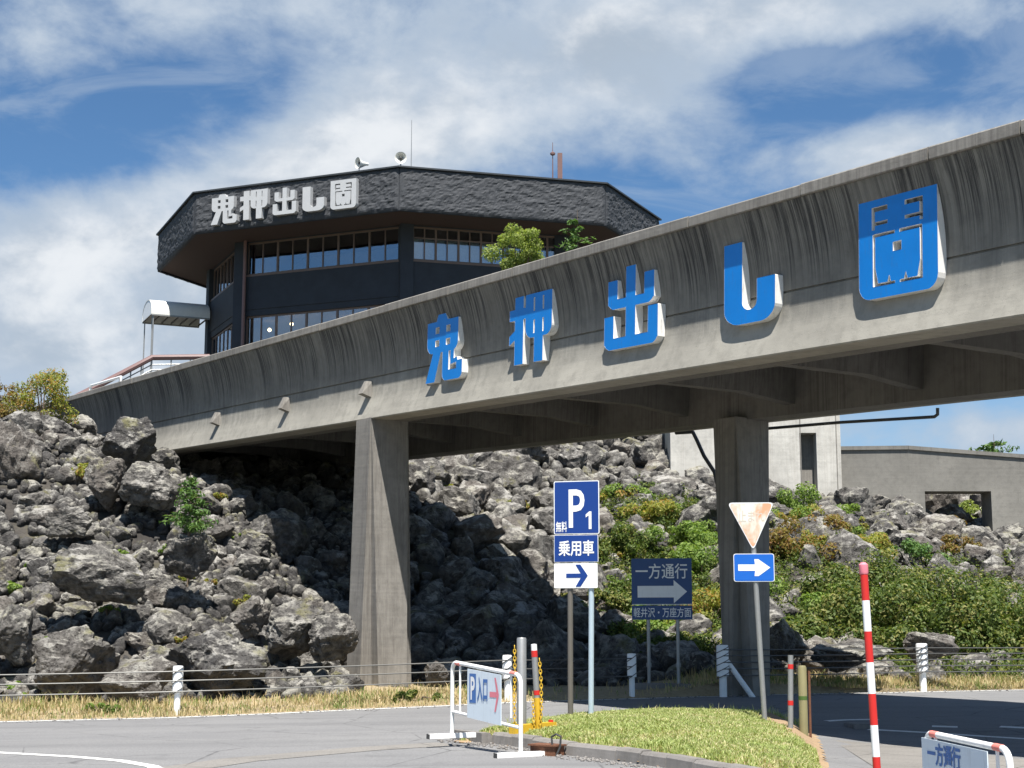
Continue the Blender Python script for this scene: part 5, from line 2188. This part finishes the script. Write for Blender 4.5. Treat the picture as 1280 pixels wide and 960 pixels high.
tag(o, 'dry straw coloured grass along the road verge', 'grass', kind='stuff')

# ------------------------------------------------------------------ shrubs, weeds and trees
def leaf_cloud(C, S, N, size, rn, up=.35, aspect=.55):
    """leaves scattered round clump centres C (k,3) with spreads S (k,); N leaves"""
    C = np.asarray(C, float)
    S = np.asarray(S, float)
    k = rn.choice(len(C), N, p=S ** 2 / (S ** 2).sum())
    d = rn.normal(size=(N, 3))
    d /= np.linalg.norm(d, axis=1)[:, None]
    r = S[k] * rn.uniform(.25, 1, N) ** .6
    P = C[k] + d * r[:, None] * np.array([1, 1, .8])
    nrm = d + rn.normal(0, .55, (N, 3)) + np.array([0, 0, up])
    nrm /= np.linalg.norm(nrm, axis=1)[:, None]
    a = rn.normal(size=(N, 3))
    t = np.cross(nrm, a)
    t /= np.linalg.norm(t, axis=1)[:, None] + 1e-9
    b = np.cross(nrm, t)
    L = size * rn.uniform(.6, 1.3, N)[:, None]
    Wd = L * aspect
    V = np.stack([P - t * L * .5, P + b * Wd * .5 + nrm * L * .08, P + t * L * .5 - nrm * L * .12, P - b * Wd * .5 + nrm * L * .08], 1).reshape(-1, 3)
    i = np.arange(N)[:, None] * 4
    Fq = i + np.array([[0, 1, 2, 3]])
    return V, Fq


def shrub(name, base, rx, ry, h, n, size, mat, label, cat='shrub', group=None, seed=0, clumps=14, stems=4, flower=None, spiky=0.0):
    rn_ = np.random.RandomState(seed)
    rt_ = empty(name, base)
    tag(rt_, label, cat, group)
    C, S = [], []
    for k in range(clumps):
        a_ = rn_.uniform(0, 2 * PI)
        q = math.sqrt(rn_.uniform(0, 1))
        zc_ = rn_.uniform(.12, 1.0) ** .8
        fall = math.sqrt(max(.05, 1 - zc_ ** 2 * .75))
        C.append((rx * q * math.cos(a_) * fall, ry * q * math.sin(a_) * fall, h * zc_ * (1 - .35 * q)))
        S.append(rn_.uniform(.18, .38) * min(rx, h, 1.4))
    V, Fq = leaf_cloud(C, S, n, size, rn_)
    V[:, 2] = np.maximum(V[:, 2], -.1)
    np_mesh('foliage', V, Fq, mat, parent=rt_)
    m = MB()
    for k in range(stems):
        c = Vector(C[k % len(C)])
        m.tube([(rn_.uniform(-.08, .08), rn_.uniform(-.08, .08), -.15), c * .5 + Vector((0, 0, .05)), c], [.025 + .006 * h, .018, .008], 6)
    m.build('stem', M['bark'], rt_)['kind'] = 'stuff'
    if flower is not None:
        V, Fq = leaf_cloud([(c[0], c[1] - S[i] * .5, c[2] + S[i] * .6) for i, c in enumerate(C[:6])], [.12] * 6, 160, .07, rn_)
        np_mesh('blossom', V, Fq, M[flower], parent=rt_)
    return rt_


sd_ = 500
# hedge of big bushes behind the right fence
for k, (px, py, D, rx, h, lab) in enumerate([
    (1000, 800, 33.5, .75, 1.05, 'small green bush at the pier end of the roadside thicket'),
    (1060, 800, 35.0, 1.2, 1.55, 'green bush behind the long low boulder'),
    (1125, 795, 35.5, 1.3, 1.75, 'green bush behind the spiral striped fence post and jagged boulder'),
    (1190, 800, 35.0, 1.3, 1.75, 'dense green bush in the middle of the roadside thicket'),
    (1250, 800, 35.0, 1.4, 1.7, 'dense dark based bush in the thicket below the wall opening'),
    (1320, 800, 35.5, 1.5, 1.7, 'green bush at the far end of the roadside thicket'),
    (1095, 760, 38.0, 1.4, 1.5, 'pale green bush higher in the thicket behind the striped pole'),
    (1180, 755, 38.5, 1.5, 1.5, 'pale green bush uphill in the middle of the thicket'),
    (1260, 750, 38.5, 1.5, 1.4, 'pale green bush uphill below the wall opening rocks'),
    (1040, 745, 38.5, 1.0, 1.1, 'yellowish bush uphill next to the striped pole top')]):
    x = (px - CX) / F / 1.01 * D
    b = Vector((x, D, float(hz(x, D)) - .05))
    shrub('bush', b, rx * 1.1, rx * .85, h * 1.22, 5600, .10, M['leaf_bush'], lab, 'bush', 'bushes in the roadside thicket', sd_ + k, clumps=30, stems=6)

GC = 'low plants growing between the stones'
WEEDS = [
    (775, 690, .75, .6, 'leaf_bush', 'leafy green patch left of the navy board on the slope'),
    (812, 645, .7, .5, 'leaf_yellow', 'yellow green plant high on the slope above the navy board'),
    (845, 690, .9, .7, 'leaf_green', 'bright green plant just above the navy board'),
    (878, 715, .7, .7, 'leaf_green', 'bright green plant between navy board and shaded pier'),
    (800, 760, .8, .45, 'leaf_bush', 'shaded green plant behind the posts of the navy board'),
    (882, 780, .55, .8, 'leaf_yellow', 'yellowing plant at the foot of the shaded pier'),
    (780, 625, .5, .5, 'leaf_green', 'small upright green plant on the slope above the parking sign'),
    (865, 655, .6, .5, 'leaf_bush', 'green plant beside the shaded pier high on the slope'),
    (735, 760, .7, .4, 'leaf_bush', 'dark shaded plant behind the parking sign posts'),
    (645, 632, .45, .3, 'leaf_yellow', 'yellow green tuft among sunlit stones left of the parking sign'),
    (680, 650, .4, .3, 'leaf_yellow', 'small yellow tuft next to the parking sign panel'),
    (560, 612, .5, .25, 'leaf_yellow', 'thin green tuft at the shadow line beside the lit pier'),
    (660, 575, .45, .3, 'leaf_rust', 'rusty tuft on the stones under the bridge edge'),
    (1000, 640, .8, .7, 'leaf_green', 'green plant below the pale concrete block recess'),
    (1005, 605, .35, .6, 'leaf_green', 'small plant standing against the pale concrete block'),
    (985, 690, .8, .7, 'leaf_rust', 'rusty brown green fern beside the bleached stop sign'),
    (1030, 665, .5, .5, 'leaf_rust', 'rust coloured fern below the grey concrete wall'),
    (1140, 698, .5, .45, 'leaf_conifer', 'small round dark green shrub above the thicket'),
    (1095, 690, .7, .5, 'leaf_yellow', 'yellow green plant above the striped pole'),
    (990, 750, .9, .7, 'leaf_green', 'fresh green plant right of the shaded pier'),
    (1190, 655, .45, .5, 'leaf_rust', 'rusty little shrub at the wall opening'),
    (45, 712, .28, .22, 'leaf_green', 'small bright weed beside the huge flat boulder'),
    (8, 740, .3, .3, 'leaf_green', 'green weed at the left end of the lava bank'),
    (60, 812, .28, .3, 'leaf_green', 'bright weed above the boulder with an overhanging face'),
    (125, 888, .35, .18, 'leaf_green', 'low bright weed at the road edge by the low road edge boulder'),
    (243, 832, .22, .35, 'leaf_green', 'bright weed behind the white fence post'),
    (105, 595, .5, .45, 'leaf_yellow', 'yellow green weed among the stones below the tall shrub'),
    (275, 672, .3, .25, 'leaf_green', 'small green weed right of the sapling'),
    (425, 835, .4, .25, 'leaf_green', 'green weed at the foot of the sunlit pier'),
    (30, 868, .6, .25, 'leaf_green', 'low green weeds in dry grass left of the low road edge boulder'),
    (515, 872, .5, .2, 'leaf_bush', 'low weeds at the right foot of the sunlit pier'),
]
for k, (px, py, r, h, mt_, lab) in enumerate(WEEDS):
    if 720 < px < 900 or 980 < px < 1150:
        r, h = r * 1.6, h * 1.7
    p = hit(px, py + h * 12)
    p.z -= .02
    sc = p.y / 40
    shrub('slope_plant' if r > .42 else 'weed', p, r * 1.15, r * .9, h, int(1100 * r / .5), .06 + .035 * sc, M[mt_], lab, 'plant', GC, 900 + k, clumps=12, stems=3)

# creeping cover between the stones
for (u0, u1, d0, d1, nL, mt_, lab) in ((.05, .15, 32, 49, 48000, 'leaf_bush', 'green creeping plants covering the slope behind the navy board'),
                                       (.155, .42, 32, 47, 52000, 'leaf_bush', 'green creeping plants under the roadside thicket')):
    rn = np.random.RandomState(int(u0 * 1000))
    Dd = rn.uniform(d0, d1, nL * 2)
    Xx = rn.uniform(u0, u1, nL * 2) * Dd
    bz = np.array([bushy(a, b) for a, b in zip(Xx, Dd)])
    pt = wave(Xx * 1.3, Dd * 1.3) + .6 * wave(Xx * 3.1 + 2, Dd * 2.7)
    ok = (bz > .25) & (pt > -.5 + .5 * rn.rand(len(Xx)) - .7 * (bz > .6))
    Xx, Dd = Xx[ok][:nL], Dd[ok][:nL]
    Zz = hz(Xx, Dd) + rn.rand(len(Xx)) ** 1.3 * (.38 + .30 * np.clip(wave(Xx * 2, Dd * 2), 0, 1))
    V, Fq = leaf_cloud(np.stack([Xx, Dd, Zz], 1), np.full(len(Xx), .12), len(Xx), .085, rn, up=.6)
    tag(np_mesh('creeping_plants', V, Fq, M[mt_]), lab, 'plants', kind='stuff')

# more of the same low growth, alike from plant to plant
rn = np.random.RandomState(3)
for (u0, u1, d0, d1, cnt, mts, lab, grp) in (
        (.055, .14, 33, 47, 26, ('leaf_green', 'leaf_bush', 'leaf_yellow'), 'plant among the stones between the two piers', 'low plants between the piers'),
        (.165, .36, 35, 48, 30, ('leaf_green', 'leaf_yellow', 'leaf_bush', 'leaf_rust'), 'plant among the stones above the roadside thicket', 'low plants above the thicket'),
        (-.36, -.17, 28.5, 37, 16, ('leaf_green', 'leaf_yellow'), 'tuft growing in a gap of the left lava bank', 'tufts on the left lava bank')):
    for k in range(cnt):
        D = rn.uniform(d0, d1)
        x = rn.uniform(u0, u1) * D
        r = rn.uniform(.45, .95) if u0 > 0 else rn.uniform(.16, .30)
        p = Vector((x, D, float(hz(x, D)) + (.05 if u0 > 0 else .22)))
        mk_ = mts[rn.randint(len(mts))]
        hr = rn.uniform(.6, 1.0)
        word = {'leaf_green': 'fresh green', 'leaf_bush': 'olive green', 'leaf_yellow': 'yellow green', 'leaf_rust': 'rust brown'}[mk_]
        size_ = ('broad ' if r > .78 else 'small ' if r < .6 else 'middling ') if u0 > 0 else ('tiny ' if r < .23 else 'spreading ')
        lab_ = size_ + ('upright ' if hr > .8 else 'low ') + word + ' ' + lab
        shrub('slope_plant' if u0 > 0 else 'weed', p, r * 1.2, r, r * hr, int(1500 * r) + 150, .085 if u0 > 0 else .06, M[mk_], lab_, 'plant', grp, 2000 + k + cnt * 50, clumps=11, stems=3)
# grit gathered along the kerb and the road edge
V, Fc = [], []
base = 0
co = np.empty(len(PEBBLE[0].vertices) * 3, dtype=np.float32)
ico = bmesh.new()
bmesh.ops.create_icosphere(ico, subdivisions=1, radius=1.0)
cv = np.array([v.co for v in ico.verts])
cf = np.array([[v.index for v in f.verts] for f in ico.faces])
ico.free()
for k in range(1500):
    if k < 700:
        i = rn.randint(0, len(KERB) - 1)
        t = rn.rand()
        x = KERB[i][0] + (KERB[i + 1][0] - KERB[i][0]) * t - abs(rn.normal(0, .16)) * .8 - .04
        y = KERB[i][1] + (KERB[i + 1][1] - KERB[i][1]) * t - abs(rn.normal(0, .16)) * .5 - .04
    else:
        x = rn.uniform(-9, 10)
        y = float(edge_y(x)) + .05 - abs(rn.normal(0, .25))
    r = .008 + .022 * rn.rand() ** 3
    P = cv * rn.uniform(.6, 1.1, cv.shape) * r * np.array([1, 1, .7]) + np.array([x, y, float(gz(x, y)) + r * .3])
    V.append(P)
    Fc.append(cf + base)
    base += len(P)
tag(np_mesh('roadside_grit', np.concatenate(V), np.concatenate(Fc), M['kerb_concrete']), 'loose grit along the kerb and road edge', 'grit', kind='stuff')

# tall yellowing shrub on the left bank
p = hit(52, 540)
shrub('tall_shrub', p, 1.0, .8, 2.0, 3800, .075, M['leaf_yellow'], 'tall yellow and orange tinged shrub on top of the lava bank', 'shrub', None, 41, clumps=26, stems=9)
p = hit(-5, 530)
shrub('tall_shrub', p, .6, .6, 1.4, 1500, .075, M['leaf_rust'], 'rust tinged shrub at the left end of the lava bank top', 'shrub', None, 42, clumps=16, stems=6)


def conifer(name, base, h, r, n_tier, label, seed, mat='leaf_conifer', size=.09, dens=70, cat='tree', group=None):
    rn_ = np.random.RandomState(seed)
    rt_ = empty(name, base)
    tag(rt_, label, cat, group)
    m = MB().tube([(0, 0, -.2), (.01, 0, h * .5), (0, 0, h)], [.02 + h * .012, .015 + h * .006, .006], 7)
    m.build('trunk', M['bark'], rt_, smooth=True)
    C, S = [], []
    br = MB()
    for k in range(n_tier):
        z = h * (.08 + .9 * k / n_tier)
        rr = r * (1 - z / h) ** .75 + .04
        for j in range(5):
            a_ = rn_.uniform(0, 2 * PI)
            rr2 = rr * rn_.uniform(.6, 1.15)
            for q in np.linspace(.25, 1, 5):
                C.append((math.cos(a_) * rr2 * q, math.sin(a_) * rr2 * q, z + rr2 * .25 * q - .1 * q * q))
                S.append(.05 + .13 * rr * (1.2 - q * .6))
            br.tube([(0, 0, z), (math.cos(a_) * rr2, math.sin(a_) * rr2, z + rr2 * .15)], [.012, .004], 5)
    br.build('branch', M['bark'], rt_)['kind'] = 'stuff'
    V, Fq = leaf_cloud(C, S, n_tier * dens, size, rn_, up=.2, aspect=.28)
    np_mesh('crown', V, Fq, M[mat], parent=rt_)
    return rt_


p = atD(236, 668, 30.7)
conifer('sapling', p, 1.25, .55, 11, 'small bright green conifer sapling on the lava bank beside the bridge shadow', 61, size=.12, dens=110)
p = atD(722, 320, 53)
b = Vector((p.x, 53, float(hz(p.x, 53)) - .1))
conifer('conifer_tree', b, atD(722, 262, 53).z - b.z, 2.6, 24, 'dark green conifer rising behind the bridge parapet by the black building', 62, size=.22, dens=330)
p = atD(1243, 565, 62)
b = Vector((p.x, 62, float(hz(p.x, 62)) - .1))
conifer('conifer_tree', b, atD(1243, 543, 62).z - b.z, 3.4, 14, 'small conifer top showing above the grey concrete wall', 63, size=.3, dens=420)


def broadleaf(name, base, h, crown_c, crown_r, n, size, mat, label, seed):
    rn_ = np.random.RandomState(seed)
    rt_ = empty(name, base)
    tag(rt_, label, 'tree')
    m = MB()
    m.tube([(0, 0, -.3), (.08, .03, h * .35), (.02, 0, h * .62), (0, 0, h * .85)], [.13, .10, .07, .03], 8)
    m.build('trunk', M['bark'], rt_, smooth=True)
    C, S = [], []
    br = MB()
    for k in range(34):
        d = rn_.normal(size=3)
        d /= np.linalg.norm(d)
        q = rn_.uniform(.45, 1.0)
        c = np.array(crown_c) + d * np.array(crown_r) * q
        C.append(tuple(c))
        S.append(rn_.uniform(.20, .42) * crown_r[0] * .95)
        if k % 2 == 0:
            br.tube([(0, 0, h * rn_.uniform(.4, .7)), tuple((np.array([0, 0, h * .6]) + c) / 2), tuple(c)], [.035, .022, .008], 5)
    br.build('limb', M['bark'], rt_)['kind'] = 'stuff'
    V, Fq = leaf_cloud(C, S, n, size, rn_)
    np_mesh('crown', V, Fq, M[mat], parent=rt_)


p = atD(650, 330, 53)
b = Vector((p.x, 53, float(hz(p.x, 53)) - .1))
hh = atD(650, 271, 53).z - b.z
broadleaf('young_tree', b, hh, (0, 0, hh - 1.1), (1.05, 1.0, 1.05), 9500, .095, M['leaf_tree'] if False else 'leaf_tree', 'light green bushy tree rising behind the bridge parapet before the black building', 64)
# plants seen through the wall opening and the stones behind it
p = Vector((atD(1210, 640, 53).x, 53.0, 0))
p.z = float(hz(p.x, p.y)) - .05
shrub('flowering_shrub', p, .75, .6, 1.15, 2200, .09, M['leaf_tree'], 'pale flowering shrub inside the square wall opening', 'shrub', None, 71, clumps=18, stems=4, flower='flower_white')
for k, (px, py, D, r, lab) in enumerate([(1236, 622, 56, 1.3, 'dark boulder behind the flowering shrub in the wall opening'), (1205, 625, 58, 1.5, 'dark broad boulder at the back of the wall opening'), (1172, 622, 55, 1.5, 'dark boulder against the left reveal of the wall opening')]):
    q = atD(px, py + 12, D)
    o = bpy.data.objects.new('boulder', ROCKS[3 + k])
    col.objects.link(o)
    o.location = q
    o.scale = (r, r * .9, r * .95)
    tag(o, lab, 'boulder', 'boulders behind the wall')
